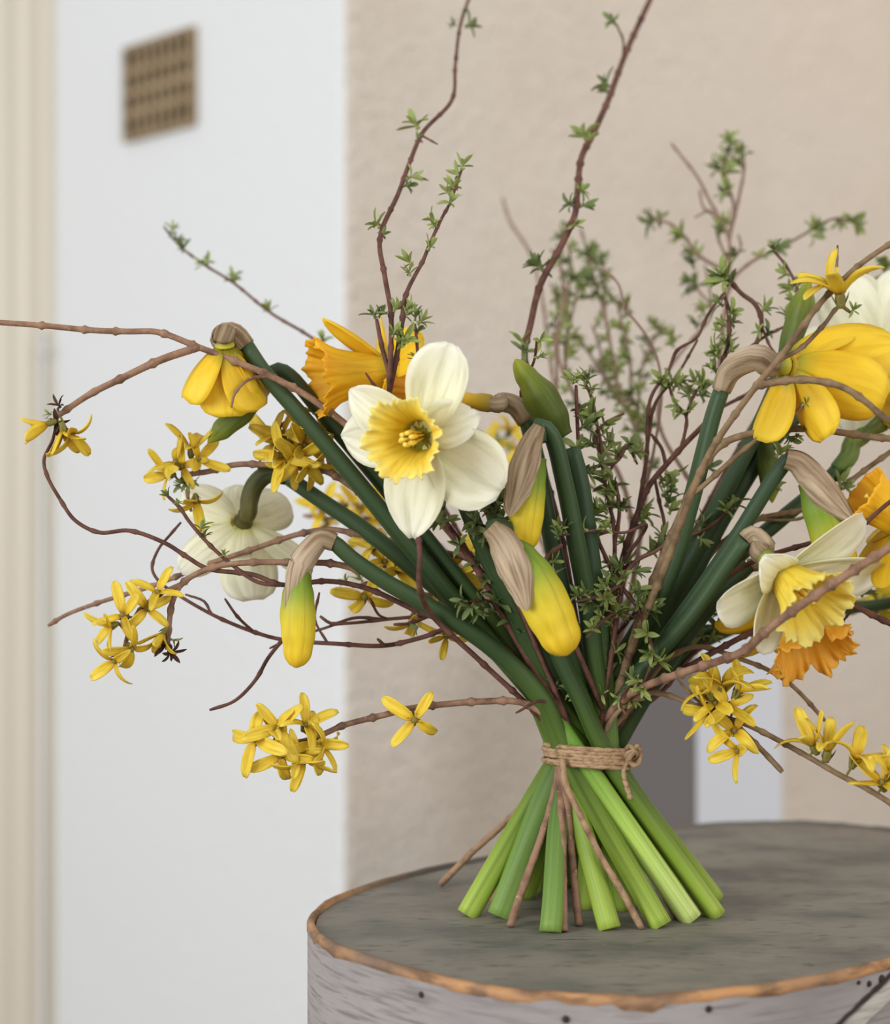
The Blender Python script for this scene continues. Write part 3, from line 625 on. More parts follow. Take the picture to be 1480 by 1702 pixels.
# right: yellow at edge with green stem
daffodil('yellow daffodil at right edge on a pale green neck below the large white one', (1470, 700, .86), (.62, .45, .2),
    [pet(a_, 26, 17, 25, b=.5, cup=.3) for a_ in (20, 80, 140, 200, 260, 320)],
    M_yellow_petal, dict(Lc=.02, r0=.006, r1=.011, ruf=.12), M_corona_orange, [(1412, 757, .863), (1392, 781)],
    [(1372, 802), (1300, 862), (1220, 932), (1130, 1050), (1050, 1130)], (972, .010), (890, 1478), spathe=M_neck_green, neckr=(.0046, .0044), seed=12, ovm=M_neck_green)
# buds
bud('hanging green and yellow bud with tan sheath at left, over the wall corner', [(505, 932, .80), (500, 960), (497, 1000), (496, 1060), (492, 1110)], (3.6, 5.4, 7.4, 8.2, 7.8, 6.6, 4.6),
    [(532, 896, .80), (552, 900), (585, 928), (640, 966), (720, 1012), (820, 1078), (900, 1162)], (944, -.014), (1100, 1539),
    [([(556, 902, .80), (536, 896), (518, 912), (498, 945), (484, 990), (472, 1030)], lambda u: .0042+.0018*math.sin(min(1, u*1.2)*2.4), (-.92, .2, .3), lambda u: 3.0 if u < .42 else max(.05, 1.7*max(0, 1-(u-.42)/.58)**.7))])
bud('olive green bud tip pointing down left below the drooping yellow daffodil', [(420, 660, .825), (405, 685), (380, 705), (345, 736)], (4.6, 5.6, 5.0, 1.2),
    [(445, 625, .83), (463, 614), (482, 624), (520, 668), (640, 810), (760, 960), (850, 1080)], (932, -.006), (1014, 1544), (
    ([(455, 616, .83), (438, 632), (418, 660), (400, 690), (382, 714)], lambda u: .0048+.0014*math.sin(u*3), (.5, .4, .7), lambda u: 3.0*max(0, 1-u)**.8+.05),), m=M_bud_green)
bud('upright tan sheathed bud hanging left of the central stems, green and yellow tip down', [(892, 760, .79), (884, 800), (876, 850), (870, 916)], (5.0, 6.6, 7.6, 7.8, 7.0, 5.0),
    [(896, 735, .79), (897, 706), (916, 722), (938, 800), (958, 900), (978, 1010), (992, 1130)], (1020, -.004), (1188, 1496),
    [([(897, 708, .786), (884, 735), (872, 775), (862, 815), (851, 860)], lambda u: .0028+.0042*math.sin(min(1, u*1.3)*2.2), (-.25, .1, .95), lambda u: 3.0 if u < .12 else max(.05, 2.3*max(0, 1-(u-.12)/.88)**.6))])
bud('fat yellow bud with tan papery sheath pointing down at the centre of the bouquet', [(845, 898, .775), (872, 932), (898, 985), (922, 1040), (944, 1089)], (4.0, 7.4, 9.8, 10.8, 10.6, 9.4, 7.0),
    [(832, 886, .78), (822, 880), (838, 882), (880, 940, .80), (930, 1085), (965, 1160)], (1012, -.014), (1190, 1521),
    [([(814, 876, .770), (834, 898), (852, 935), (866, 972), (877, 1014)], lambda u: .0040+.0040*math.sin(min(1, u*1.25)*2.4), (-.2, .1, .96), lambda u: 3.0 if u < .06 else max(.05, 2.0*max(0, 1-(u-.06)/.94)**.55))], r=.0052)
bud('green bud with brown sheath arching down above the nodding white daffodil', [(1345, 800, .80), (1366, 850), (1386, 910), (1402, 972), (1412, 1010)], (5.0, 8.2, 9.2, 8.6, 4.0),
    [(1330, 778, .80), (1314, 762), (1297, 780), (1220, 900), (1130, 1030), (1050, 1140)], (950, -.004), (915, 1549),
    [([(1306, 762, .796), (1326, 768), (1352, 796), (1384, 838), (1412, 872)], lambda u: .0044+.0026*math.sin(min(1, u*1.2)*2.6), (.4, .35, .85), lambda u: 3.0 if u < .28 else max(.05, 2.5*max(0, 1-(u-.28)/.72)**.6))], sm=M_stem_blue)
bud('small olive yellow bud hanging behind the right hand green stems', [(1272, 738, .845), (1277, 770), (1281, 805), (1284, 836)], (3.6, 5.4, 5.0, 1.2),
    [(1268, 722, .85), (1256, 716), (1244, 740), (1195, 840), (1110, 990)], (1005, .012), None, m=M_bud_green, r=.004)
bud('flat green bud with rounded tip standing upright beside the tall centre twig', [(940, 725, .815), (918, 690), (890, 645), (866, 612), (857, 597)], (4.2, 8.0, 8.6, 5.4, 2.6),
    [(948, 745, .815), (962, 800), (978, 920), (996, 1080)], (1006, -.006), None, m=M_bud_green, sm=M_stem_blue, twist=.4, r=.0058)
bud('slim grey green bud standing upright behind the right hand yellow daffodil', [(1306, 600, .835), (1318, 560), (1334, 510), (1346, 462)], (4.0, 5.4, 6.2, 1.6),
    [(1300, 618, .835), (1270, 690), (1210, 810), (1130, 960), (1060, 1110)], (1010, .014), (990, 1466), m=M_bud_green, twist=.4)

# ------------------------------------------------------------------ forsythia
def forsythia(label, *a, **k): return branch('forsythia_branch', label, 'forsythia branch', *a, **k)
forsythia('forked brown forsythia branch reaching out to the left edge, tattered flowers on its lower fork',
    [(-30, 534, .80), (70, 541), (155, 549), (212, 551), (262, 552), (330, 577), (400, 604), (450, 625), (520, 664), (600, 727), (680, 810), (760, 900), (830, 1000), (900, 1130)], (950, -.010), None, (.0013, .0019), M_bark,
    sides=[([(92, 694, .785), (150, 655), (200, 630), (268, 598), (330, 577)], (.0013, .0020)), ([(385, 677), (390, 655), (415, 630), (450, 622)], (.0006, .0009))],
    tufts=[(72, 680, .6), (94, 664, .7, 'b'), (98, 700, .9, 'b'), (122, 735, .6, 'b')], flowers=[(104, 716, (.1, -1, .3), 1.15, .9), (80, 704, (-.9, -.35, .3), 1.1, 1.1), (118, 722, (.7, -.6, .4), 1.1, .6)], node=.022)
forsythia('brown branch sweeping left across the lower stems to a thin tip by the door trim',
    [(80, 1040, .85), (110, 1022), (160, 1003), (250, 975), (340, 940), (420, 913), (500, 887), (550, 880), (590, 887), (650, 900), (720, 915), (790, 935), (850, 1010), (900, 1110)], (928, -.010), (938, 1548), (.0009, .0019), M_bark, node=.018,
    sides=[([(218, 964), (219, 972), (222, 985)], (.0004, .0006))])
forsythia('brown forsythia branch at left with dangling flower clusters near its tip',
    [(278, 1080, .80), (281, 1040), (287, 1000), (303, 970), (345, 946), (400, 936), (490, 935), (560, 938), (620, 958), (700, 1003), (800, 1062), (900, 1162)], (930, -.014), (963, 1538), (.0012, .0019), M_bark, node=.014,
    sides=[([(205, 1090, .79), (214, 1050), (228, 1020), (258, 992), (303, 970)], (.0009, .0013))],
    tufts=[(292, 1062, .7), (284, 1084, 1.1, 'b'), (276, 1072, .8, 'b')],
    flowers=[(205, 1022, (-.35, .35, .85), 1.2, .3), (186, 1040, (-.8, -.3, .5), 1.0, .5), (262, 985, (.1, .8, .6), 1.0, .5), (245, 1012, (.3, .1, .95), 1.1, .4), (192, 1098, (-.5, -.5, .7), 1.1, .5), (218, 1078, (.5, -.5, .7), 1.1, .4), (272, 1052, (-.5, -.8, .3), .9, .9)])
forsythia('low brown forsythia branch pointing left with one star flower and an end cluster',
    [(432, 1238, .795), (470, 1237), (520, 1228), (545, 1217), (570, 1206), (640, 1188), (685, 1177), (735, 1171), (800, 1166), (868, 1168), (915, 1195)], (985, -.012), (1125, 1525), (.0012, .0018), M_bark, node=.016,
    flowers=[(690, 1197, (-.1, .05, 1), 1.25, .05, .9), (424, 1229, (-.35, .1, .9), 1.3, .1, 1.45), (464, 1210, (0, .35, .9), 1.25, .3, .6), (468, 1255, (-.1, -.3, .95), 1.3, .25, .2), (520, 1235, (.25, .05, .95), 1.25, .2, .1),
             (508, 1206, (.4, .7, .6), 1.1, .5), (506, 1264, (.2, -.75, .6), 1.2, .6), (496, 1250, (0, -.1, 1), 1.0, .6), (536, 1240, (.85, -.1, .5), 1.1, .6), (455, 1216, (-.3, .8, .5), 1.0, .6)], fz=-.006)
forsythia('knotty forsythia branch with two full yellow clusters above the back-turned white daffodil',
    [(300, 800, .835), (312, 790), (345, 784), (395, 772), (480, 776), (540, 783), (600, 820), (680, 880), (780, 980), (880, 1110)], (926, -.006), (848, 1540), (.0013, .0018), M_bark, node=.013,
    sides=[([(447, 722), (470, 705), (520, 682), (600, 690)], (.0010, .0014)), ([(318, 850, .83), (312, 825), (316, 789)], (.0008, .001))],
    tufts=[(310, 800, .8), (300, 808, .7), (325, 800, .7)],
    flowers=[(318, 748, (.1, .9, .4), 1.2, .7), (330, 765, (.5, .5, .6), 1.1, .5), (293, 768, (-.6, .6, .5), 1.15, .5), (280, 790, (-.8, -.1, .6), 1.1, .6), (303, 776, (0, .2, 1), 1.0, .5), (326, 832, (.2, -.7, .6), 1.15, .5),
             (482, 738, (-.1, .3, .9), 1.5, .4), (456, 738, (-.7, .4, .6), 1.45, .4), (470, 756, (-.3, -.1, .9), 1.4, .5), (498, 758, (.3, -.2, .9), 1.4, .5), (505, 740, (.6, .2, .8), 1.25, .5), (488, 764, (0, -.6, .7), 1.2, .5), (508, 722, (.3, .8, .5), 1.2, .6), (470, 722, (-.3, .8, .5), 1.1, .6), (518, 772, (.6, -.6, .6), 1.1, .5)], fz=-.004)
forsythia('blurred forsythia twig far back at left, behind the dark green stems',
    [(505, 857, 1.0), (560, 862), (640, 865), (720, 900), (800, 980), (880, 1090)], (960, .014), None, (.0010, .0016), M_bark,
    flowers=[(538, 848, (0, .6, .8), 1.2), (600, 846, (.2, .5, .8), 1.3), (606, 872, (.3, -.5, .8), 1.2), (545, 868, (-.3, -.6, .7), 1.2), (632, 842, (.5, .6, .5), 1.2), (572, 838, (0, .9, .4), 1.1)])
forsythia('forsythia twig with loose flowers threaded between the lower left stems',
    [(585, 975, .845), (640, 968), (700, 985), (780, 1030), (870, 1110)], (955, .010), None, (.0009, .0016), M_bark,
    sides=[([(745, 930, .84), (770, 960), (820, 1040), (868, 1106)], (.0008, .0012)), ([(632, 925, .85), (660, 950), (700, 984)], (.0007, .001))],
    tufts=[(570, 965, .8), (600, 958, .7)],
    flowers=[(607, 992, (0, -.35, .9), 1.35, .25), (746, 944, (0, .1, 1), 1.35, .2), (640, 935, (.1, .5, .8), 1.2), (660, 948, (.5, .1, .8), 1.15), (620, 912, (-.3, .8, .5), 1.1), (688, 1030, (.1, -.7, .6), 1.1), (742, 1058, (.3, -.7, .6), 1.0), (812, 928, (-.3, .4, .8), 1.2, .5), (840, 958, (.3, -.5, .8), 1.2, .4)])
forsythia('pale blurred forsythia sprig in the background right of the large white daffodil',
    [(798, 718, 1.06), (840, 765), (868, 830), (920, 950), (960, 1100)], (978, .018), None, (.0009, .0014), M_bark,
    flowers=[(815, 738, (-.2, .5, .8), 1.2), (848, 716, (.2, .7, .7), 1.3), (852, 756, (.5, .1, .8), 1.2), (838, 792, (-.4, 0, .9), 1.3), (858, 805, (.3, -.4, .8), 1.2), (835, 820, (-.2, -.6, .7), 1.2)], tufts=[(800, 730), (830, 745), (860, 740)])
forsythia('stout brown branch rising to the upper right edge in front of the yellow daffodil',
    [(1510, 386, .775), (1430, 440), (1370, 497), (1300, 590, .766), (1255, 645, .770), (1185, 745, .782), (1150, 820), (1110, 930), (1050, 1080), (1015, 1190)], (985, .004), None, (.0011, .0019), M_bark_olive, node=.013,
    sides=[([(1500, 712, .742), (1465, 690), (1440, 668), (1400, 643, .752), (1330, 631, .765), (1262, 640)], (.0012, .0018)), ([(1415, 520, .78), (1397, 509), (1370, 540), (1330, 580), (1296, 600)], (.0008, .0012)), ([(1393, 408, .80), (1390, 460), (1386, 480)], (.0005, .0007))],
    flowers=[(1397, 492, (-.1, 1, .15), 1.6, .9, .3), (1378, 470, (-.7, .5, .4), 1.2, .6)], tufts=[(1420, 512, .6)])
forsythia('brown twig running level to the right edge below the yellow profile daffodil',
    [(1510, 732, .79), (1440, 725), (1350, 713), (1280, 716), (1210, 733), (1180, 760), (1130, 860), (1070, 1010), (1015, 1180)], (968, -.004), None, (.0015, .0022), M_bark_olive, node=.018,
    sides=[([(1345, 655, .785), (1330, 680), (1300, 700), (1240, 745), (1160, 815), (1148, 825)], (.0007, .0013))], tufts=[(1332, 715, .8), (1325, 735, .7), (1310, 740, .9), (1345, 672, .6)])
forsythia('long bare brown branch crossing in front of the nodding white daffodil',
    [(1515, 888, .735), (1440, 935), (1340, 1000, .738), (1275, 1048, .746), (1240, 1080), (1200, 1097, .772), (1120, 1123), (1060, 1147), (1025, 1172)], (975, .006), (818, 1500), (.0018, .0020), M_bark, node=.013)
forsythia('thin olive twig arching down right to a bare tip above the lower forsythia flowers',
    [(1372, 1198, .835), (1320, 1142), (1280, 1115), (1230, 1095), (1160, 1075), (1110, 1095), (1060, 1160)], (985, -.004), None, (.0010, .0015), M_bark_olive, node=.014)
forsythia('forsythia branch trailing down right with bright clusters in front of the white pier',
    [(1508, 1352, .77), (1440, 1310), (1400, 1290), (1330, 1250), (1250, 1208), (1200, 1190), (1150, 1170), (1085, 1152), (1030, 1180)], (990, -.012), None, (.0014, .0012), M_bark_olive, node=.010,
    sides=[([(1301, 1283, .785), (1272, 1252), (1240, 1220), (1215, 1197)], (.0013, .0012)), ([(1127, 1130, .79), (1150, 1155), (1180, 1182)], (.0006, .0008))],
    flowers=[(1178, 1152, (-.5, .8, .35), 1.25, .8), (1200, 1140, (.0, .95, .3), 1.4, .8), (1228, 1150, (.5, .8, .3), 1.3, .7), (1180, 1184, (-.9, .1, .4), 1.3, .6), (1210, 1175, (.1, .4, .9), 1.2, .5), (1222, 1215, (-.4, .5, .7), 1.25, .5), (1228, 1248, (-.8, -.1, .5), 1.2, .5), (1190, 1168, (-.3, .5, .8), 1.2, .5),
             (1352, 1240, (-.5, .85, .2), 1.3, .9), (1376, 1250, (.15, 1, .2), 1.4, 1.0), (1422, 1262, (.35, .9, .2), 1.35, .7), (1468, 1302, (-.3, .8, .5), 1.3, .6), (1480, 1290, (.4, .8, .4), 1.2, .6)], fz=-.004)

# ------------------------------------------------------------------ green twigs
def leafy(label, *a, **k): return branch('leafy_twig', label, 'leafy twig', *a, **k)
leafy('single thin twig with sparse buds slanting up left across the white wall',
    [(272, 376, .97), (298, 408), (340, 440), (388, 470), (450, 520), (512, 557), (552, 588), (640, 690), (760, 880), (880, 1090)], (955, .016), None, (.0006, .0014), M_twig,
    tufts=[(290, 382, .8), (301, 402, .8), (306, 416, .7), (346, 438, .8), (338, 442, .7), (388, 464, 1), (392, 472, .8), (452, 518, .8), (538, 568, .8)])
leafy('tall dark red twig with green leaf buds rising above the large white daffodil',
    [(788, -24, 1.0), (766, 40), (757, 110), (752, 165), (702, 222, .88), (682, 268), (663, 320), (632, 395), (640, 460, .80), (650, 520), (650, 580, .782), (648, 655, .786), (668, 760, .80), (690, 860, .792), (698, 920, .776), (697, 970, .776), (718, 1022, .80), (800, 1100), (900, 1195)], (950, .004), None, (.0009, .0014), M_twig, node=.02,
    sides=[([(768, 282, .84), (747, 340), (735, 362), (715, 405), (704, 432), (675, 490), (668, 540, .785), (660, 590), (650, 648)], (.0006, .0013)), ([(626, 530, .785), (636, 580), (646, 622)], (.0009, .0011)), ([(690, 538, .785), (694, 580), (695, 640), (680, 700)], (.0006, .0009)),
           ([(728, 598, .775), (714, 622), (700, 650), (688, 675), (690, 730, .81)], (.0006, .0009)), ([(608, 620, .775), (624, 642), (640, 655), (652, 668)], (.0005, .0008)), ([(728, 240), (710, 230), (700, 224)], (.0004, .0006))],
    tufts=[(790, 48, 1.1), (746, 40, .8), (683, 205, 1.3), (692, 235, .7), (688, 300, 1.4), (676, 312, 1), (622, 375, 1.2), (634, 395, .8), (668, 432, 1.2), (672, 452, .8), (636, 525, .9), (660, 518, 1), (656, 560, 1), (766, 278, .9), (760, 292, .9), (750, 312, 1), (738, 318, .8), (748, 340, 1), (716, 365, 1.2), (722, 378, .8), (714, 415, 1),
           (680, 515, 1.2), (690, 525, 1), (672, 530, .9), (676, 570, 1.2), (668, 578, 1), (622, 526, 1), (702, 540, 1.2), (696, 556, .9), (690, 600, .8), (732, 596, 1.1), (734, 612, 1), (720, 628, 1.1), (706, 876, .8)])
leafy('tallest reddish twig leaning right to the top edge, pairs of green leaves along it',
    [(1092, -24, 1.02), (1040, 90), (1012, 165), (985, 225), (967, 262), (960, 320), (955, 360, .88), (935, 405), (898, 475), (882, 540), (873, 580), (876, 640), (884, 705), (905, 785), (935, 900), (960, 1050), (985, 1180)], (985, -.008), None, (.0016, .0018), M_twig, node=.02,
    sides=[([(1024, 40, .97), (1036, 66), (1036, 100)], (.0005, .0007)), ([(893, 562, .80), (888, 600), (868, 645), (868, 675), (884, 706)], (.0006, .0009))],
    tufts=[(1022, 42, .9), (1000, 140, 1.2), (1008, 155, .9), (964, 226, 1.2), (975, 240, .9), (966, 322, 1), (946, 342, 1.1), (972, 345, 1), (955, 378, 1), (882, 438, 1.4), (896, 445, 1.2), (906, 455, 1), (866, 572, 1.1), (874, 590, 1), (902, 570, 1.1), (900, 595, .9)])
leafy('faint bare twig in the background left of the tall reddish twig',
    [(836, 330, 1.15), (848, 368), (880, 418), (898, 478), (915, 600), (940, 760), (970, 1000)], (990, .018), None, (.0010, .0012), M_twig_grey)
leafy('blurred leafy spray standing behind the centre of the bouquet, full of small leaves',
    [(966, 380, 1.06), (980, 430), (990, 470), (1005, 520), (1018, 590), (1030, 650), (1060, 720), (1075, 780), (1070, 850), (1050, 980), (1010, 1150)], (995, .016), None, (.0008, .0017), M_twig_grey,
    sides=[([(1000, 430, 1.05), (1003, 470), (1010, 530)], (.0006, .0009)), ([(1025, 500, 1.05), (1035, 540), (1048, 600), (1046, 690)], (.0006, .001)), ([(962, 555, 1.06), (990, 605), (1015, 640), (1030, 652)], (.0006, .001)), ([(1105, 540, 1.07), (1085, 570), (1066, 620), (1062, 680), (1062, 722)], (.0006, .001)), ([(985, 540, 1.05), (1000, 590), (1010, 640), (1040, 690)], (.0006, .001))],
    auto=[(0, 20, 0.04, .5), (1, 6, 0, .8), (2, 10, 0, .9), (3, 8, 0, .9), (4, 10, 0, .9), (5, 6, 0, .9)],
    tufts=[(975, 425), (985, 432), (1000, 440), (985, 470), (972, 480), (1020, 505), (1035, 515), (1080, 540), (1075, 570), (1090, 545), (1010, 610), (1020, 615), (1030, 600), (1040, 720), (1055, 705), (1070, 700), (1030, 670), (1080, 690), (1060, 740), (1045, 690), (1085, 715)])
leafy('second blurred leafy spray in the background, left of the fullest one',
    [(945, 405, 1.04), (950, 450), (940, 500), (928, 560), (930, 600), (952, 650), (985, 720), (1030, 790), (1050, 880), (1020, 1050)], (988, .019), None, (.0008, .0018), M_twig_grey,
    sides=[([(915, 470, 1.04), (925, 500), (926, 545), (926, 590)], (.0006, .0009)), ([(940, 392, 1.05), (932, 430), (936, 480), (936, 520)], (.0006, .0009)), ([(965, 455, 1.05), (952, 520), (940, 570), (944, 628)], (.0006, .001)), ([(922, 555, .98), (926, 620), (928, 700), (950, 780), (975, 860)], (.0008, .001))],
    auto=[(0, 14, 0, .45), (1, 6, 0, .9), (2, 5, 0, .8), (3, 8, 0, .9)], tufts=[(945, 380), (935, 395), (950, 470), (960, 500)])
leafy('bare thin twig with one forked tip between the two blurred background sprays',
    [(1004, 448, .93), (1028, 472), (1040, 515), (1056, 533), (1085, 575), (1100, 640), (1085, 760), (1040, 950)], (1000, .012), None, (.0006, .0010), M_twig_grey, node=.02, sides=[([(1046, 492), (1038, 514)], (.0004, .0006)), ([(1048, 495, .93), (1042, 505), (1040, 516)], (.0004, .0006))])
leafy('blurred branching twig with leaves at upper right of the background wall',
    [(1116, 238, 1.04), (1160, 295), (1178, 330), (1195, 360), (1212, 398), (1213, 450), (1208, 500), (1200, 570), (1192, 640), (1175, 730), (1130, 880), (1080, 1010), (1030, 1170)], (1008, .018), None, (.0008, .0016), M_twig_grey,
    sides=[([(1214, 236, 1.04), (1207, 265), (1202, 290), (1214, 318), (1220, 345), (1212, 400)], (.0007, .0010)), ([(1237, 262, 1.03), (1237, 285), (1226, 340), (1213, 398)], (.0007, .0011)), ([(1068, 350, 1.04), (1088, 362), (1116, 373), (1140, 395), (1156, 420), (1190, 442), (1213, 455)], (.0007, .0012)),
           ([(1424, 366, 1.02), (1385, 364), (1345, 385), (1292, 415), (1255, 432), (1222, 460), (1210, 490)], (.0007, .0012)), ([(1163, 315, 1.04), (1170, 345), (1190, 362), (1194, 395), (1210, 440)], (.0006, .0009)), ([(1155, 362), (1180, 350), (1188, 358)], (.0006, .0007)), ([(1172, 440, 1.02), (1180, 480), (1182, 525), (1150, 565), (1110, 620), (1095, 700), (1085, 790)], (.0006, .0012)), ([(1158, 450, 1.02), (1160, 480), (1175, 505)], (.0006, .0008)), ([(1228, 390, 1.02), (1232, 410), (1218, 440)], (.0006, .0008))],
    tufts=[(1212, 238), (1208, 258), (1203, 275), (1195, 285), (1206, 295), (1228, 255), (1238, 262), (1234, 280), (1214, 318), (1208, 328), (1204, 380), (1212, 376), (1196, 394), (1090, 370, 1.2), (1098, 368), (1126, 402), (1140, 398), (1156, 425), (1148, 440), (1165, 425),
           (1412, 368, 1.3), (1420, 372), (1392, 372), (1360, 380), (1354, 400), (1344, 385), (1290, 418, 1.1), (1258, 428), (1152, 472, 1.1), (1145, 490), (1160, 480), (1150, 540), (1218, 430), (1172, 512), (1160, 520), (1095, 545), (1100, 560)])
leafy('crooked dark twig with leaf tufts, first one left of the yellow profile daffodil',
    [(1205, 455, .87), (1232, 487), (1255, 505), (1266, 530), (1263, 558), (1245, 592), (1234, 608), (1205, 645), (1188, 705), (1165, 790), (1110, 930), (1050, 1080), (1015, 1190)], (996, .008), None, (.0011, .0018), M_twig,
    sides=[([(1204, 486, .86), (1212, 522), (1211, 570), (1200, 612), (1196, 670)], (.0009, .0013)), ([(1285, 415, .88), (1306, 440), (1322, 470), (1330, 512), (1312, 560), (1262, 640), (1200, 680)], (.0007, .001)), ([(1268, 545, .865), (1280, 575), (1296, 600), (1290, 620), (1240, 660)], (.0006, .0008)), ([(1310, 540, .87), (1268, 562), (1230, 592), (1200, 612)], (.0007, .001))],
    tufts=[(1212, 462, 1.3), (1205, 470, 1.3), (1198, 465), (1220, 475), (1190, 510, 1.1), (1215, 525, 1), (1205, 545, 1), (1222, 540, .8), (1190, 555, 1), (1210, 580, 1.2), (1180, 580, 1.3), (1186, 590, 1.2), (1216, 588), (1270, 520, 1.2), (1262, 555, 1), (1275, 555, .9), (1288, 418, 1), (1308, 460, 1.1), (1316, 485, 1.2), (1312, 505, 1.2), (1330, 475), (1300, 512, 1), (1178, 620, 1)], auto=[(0, 8, .4, .8)])
leafy('dark twig running up right through the middle with bright green tufts on side shoots',
    [(1205, 622, .85), (1195, 670), (1178, 697), (1140, 737), (1110, 770), (1080, 807), (1062, 848), (1035, 930), (1012, 1050), (998, 1195)], (992, -.002), None, (.0012, .0018), M_twig,
    sides=[([(1110, 632, .86), (1122, 668), (1141, 692), (1137, 728), (1134, 742)], (.0006, .0009)), ([(1083, 722, .86), (1100, 745), (1106, 768), (1106, 774)], (.0008, .001)), ([(1088, 792, .85), (1096, 832), (1105, 880), (1080, 980), (1040, 1080)], (.0008, .001)), ([(1165, 640, .86), (1150, 665), (1142, 690)], (.0006, .0008)), ([(1205, 485, .87), (1176, 525), (1158, 562), (1126, 582), (1112, 615), (1082, 662), (1075, 760), (1060, 850)], (.0007, .0011)), ([(1160, 565, .87), (1125, 625), (1090, 670), (1078, 740)], (.0006, .0009)), ([(1215, 848, .83), (1172, 880), (1140, 893), (1085, 917), (1050, 950)], (.0007, .0010))],
    tufts=[(1105, 638, 1.3), (1115, 640, 1.3), (1122, 648, 1.2), (1130, 640), (1100, 645), (1165, 640, 1.1), (1155, 636), (1125, 678, 1.1), (1150, 684, 1), (1132, 690), (1115, 795, 1.3), (1108, 800, 1.1), (1122, 805, 1.2), (1128, 815), (1112, 825, 1.1), (1120, 838, 1.1), (1130, 848, 1), (1075, 862, 1.2), (1065, 868, 1), (1216, 842, 1.2), (1205, 848, 1.1), (1162, 878, 1.1), (1166, 905, 1), (1100, 902, 1.2), (1088, 912, 1.1), (1078, 918), (1282, 815, 1), (1290, 760, 1.1)], auto=[(0, 10, .35, .85), (4, 5, .1, .6)])
leafy('leafy twig standing upright just right of the central stems, many small leaves',
    [(975, 640, .835), (985, 665), (992, 700), (1000, 742), (1004, 792), (1012, 832), (1020, 872), (1022, 925), (1010, 1020), (1000, 1180)], (998, -.006), None, (.0007, .0015), M_twig,
    sides=[([(1038, 687, .84), (1010, 702), (990, 722), (1002, 760)], (.0008, .0011)), ([(1042, 738, .83), (1024, 768), (990, 776), (966, 788), (975, 850), (990, 950)], (.0009, .0011)), ([(1060, 772, .84), (1044, 745), (1020, 772), (1010, 800)], (.0006, .0008)), ([(935, 890, .80), (985, 882), (1040, 885), (1075, 872), (1040, 960)], (.0006, .0009)), ([(958, 640, .82), (960, 700), (962, 780), (955, 830), (965, 900), (980, 1000)], (.0008, .0012)), ([(1024, 800, .83), (1030, 850), (1026, 900)], (.0008, .001))],
    tufts=[(972, 640, 1.1), (980, 634), (960, 630), (946, 632), (985, 655), (978, 700, 1.2), (990, 705, 1.1), (1000, 715, 1.2), (1008, 722), (1020, 735, 1), (1014, 752, 1.2), (1024, 760), (1042, 742, 1.1), (1050, 750, 1.2), (1058, 748), (996, 770), (975, 790, 1.1), (985, 745, 1), (980, 745), (1015, 815, 1.3), (1025, 825, 1.3), (1008, 825), (1018, 845, 1.3), (1000, 855, 1.3), (990, 862, 1.2), (1030, 850), (1040, 848), (980, 870, 1.1), (960, 865, 1.1), (950, 872, 1.1), (940, 880, 1), (930, 870, 1), (995, 895, 1.2), (975, 882), (1010, 880)], auto=[(0, 8, .2, .8), (5, 6, .1, .6)])
leafy('short arching leafy twig across the front of the stems above the tie',
    [(1140, 872, .81), (1092, 915), (1062, 930), (1042, 952), (1030, 1000), (1015, 1100), (1000, 1205)], (1002, -.012), None, (.0007, .0015), M_twig,
    sides=[([(958, 1000, .80), (1000, 990), (1032, 974), (1035, 990)], (.0007, .001)), ([(1068, 1140, .80), (1086, 1090), (1080, 1062), (1060, 1010), (1034, 978)], (.0006, .001)), ([(935, 905, .79), (910, 925), (903, 952), (925, 1000), (960, 1080), (990, 1180)], (.0010, .0014)), ([(975, 1060, .80), (1000, 1035), (1022, 1020), (1024, 1040)], (.0006, .0008)), ([(1042, 1190, .80), (1030, 1165), (1050, 1140), (1052, 1160), (1010, 1195)], (.0006, .0008))],
    tufts=[(1018, 960, 1.2), (1030, 950, 1.2), (1010, 975, 1.2), (1038, 965), (995, 985, 1.1), (980, 990), (965, 985), (985, 1005), (1010, 1000, 1.1), (1060, 975, 1.2), (1068, 985, 1.2), (1085, 1000, 1.2), (1075, 1012, 1.2), (1096, 992), (1088, 1005), (1060, 1000), (1040, 1020, 1.2), (1025, 1025, 1.3), (1000, 1020), (1015, 1040), (1078, 1052, 1.1), (1085, 1085, 1.1), (1094, 1096, 1.1), (1075, 1085), (1062, 1130, 1.1), (1052, 1125), (1068, 1145), (1045, 1170, 1.2), (1030, 1160), (985, 1045), (918, 1000, 1.1), (925, 985), (935, 955, 1), (930, 940, 1), (915, 880, .9), (922, 1160, 1.1), (940, 1150, 1), (935, 1175), (1060, 955)], auto=[(0, 6, .3, .9)])
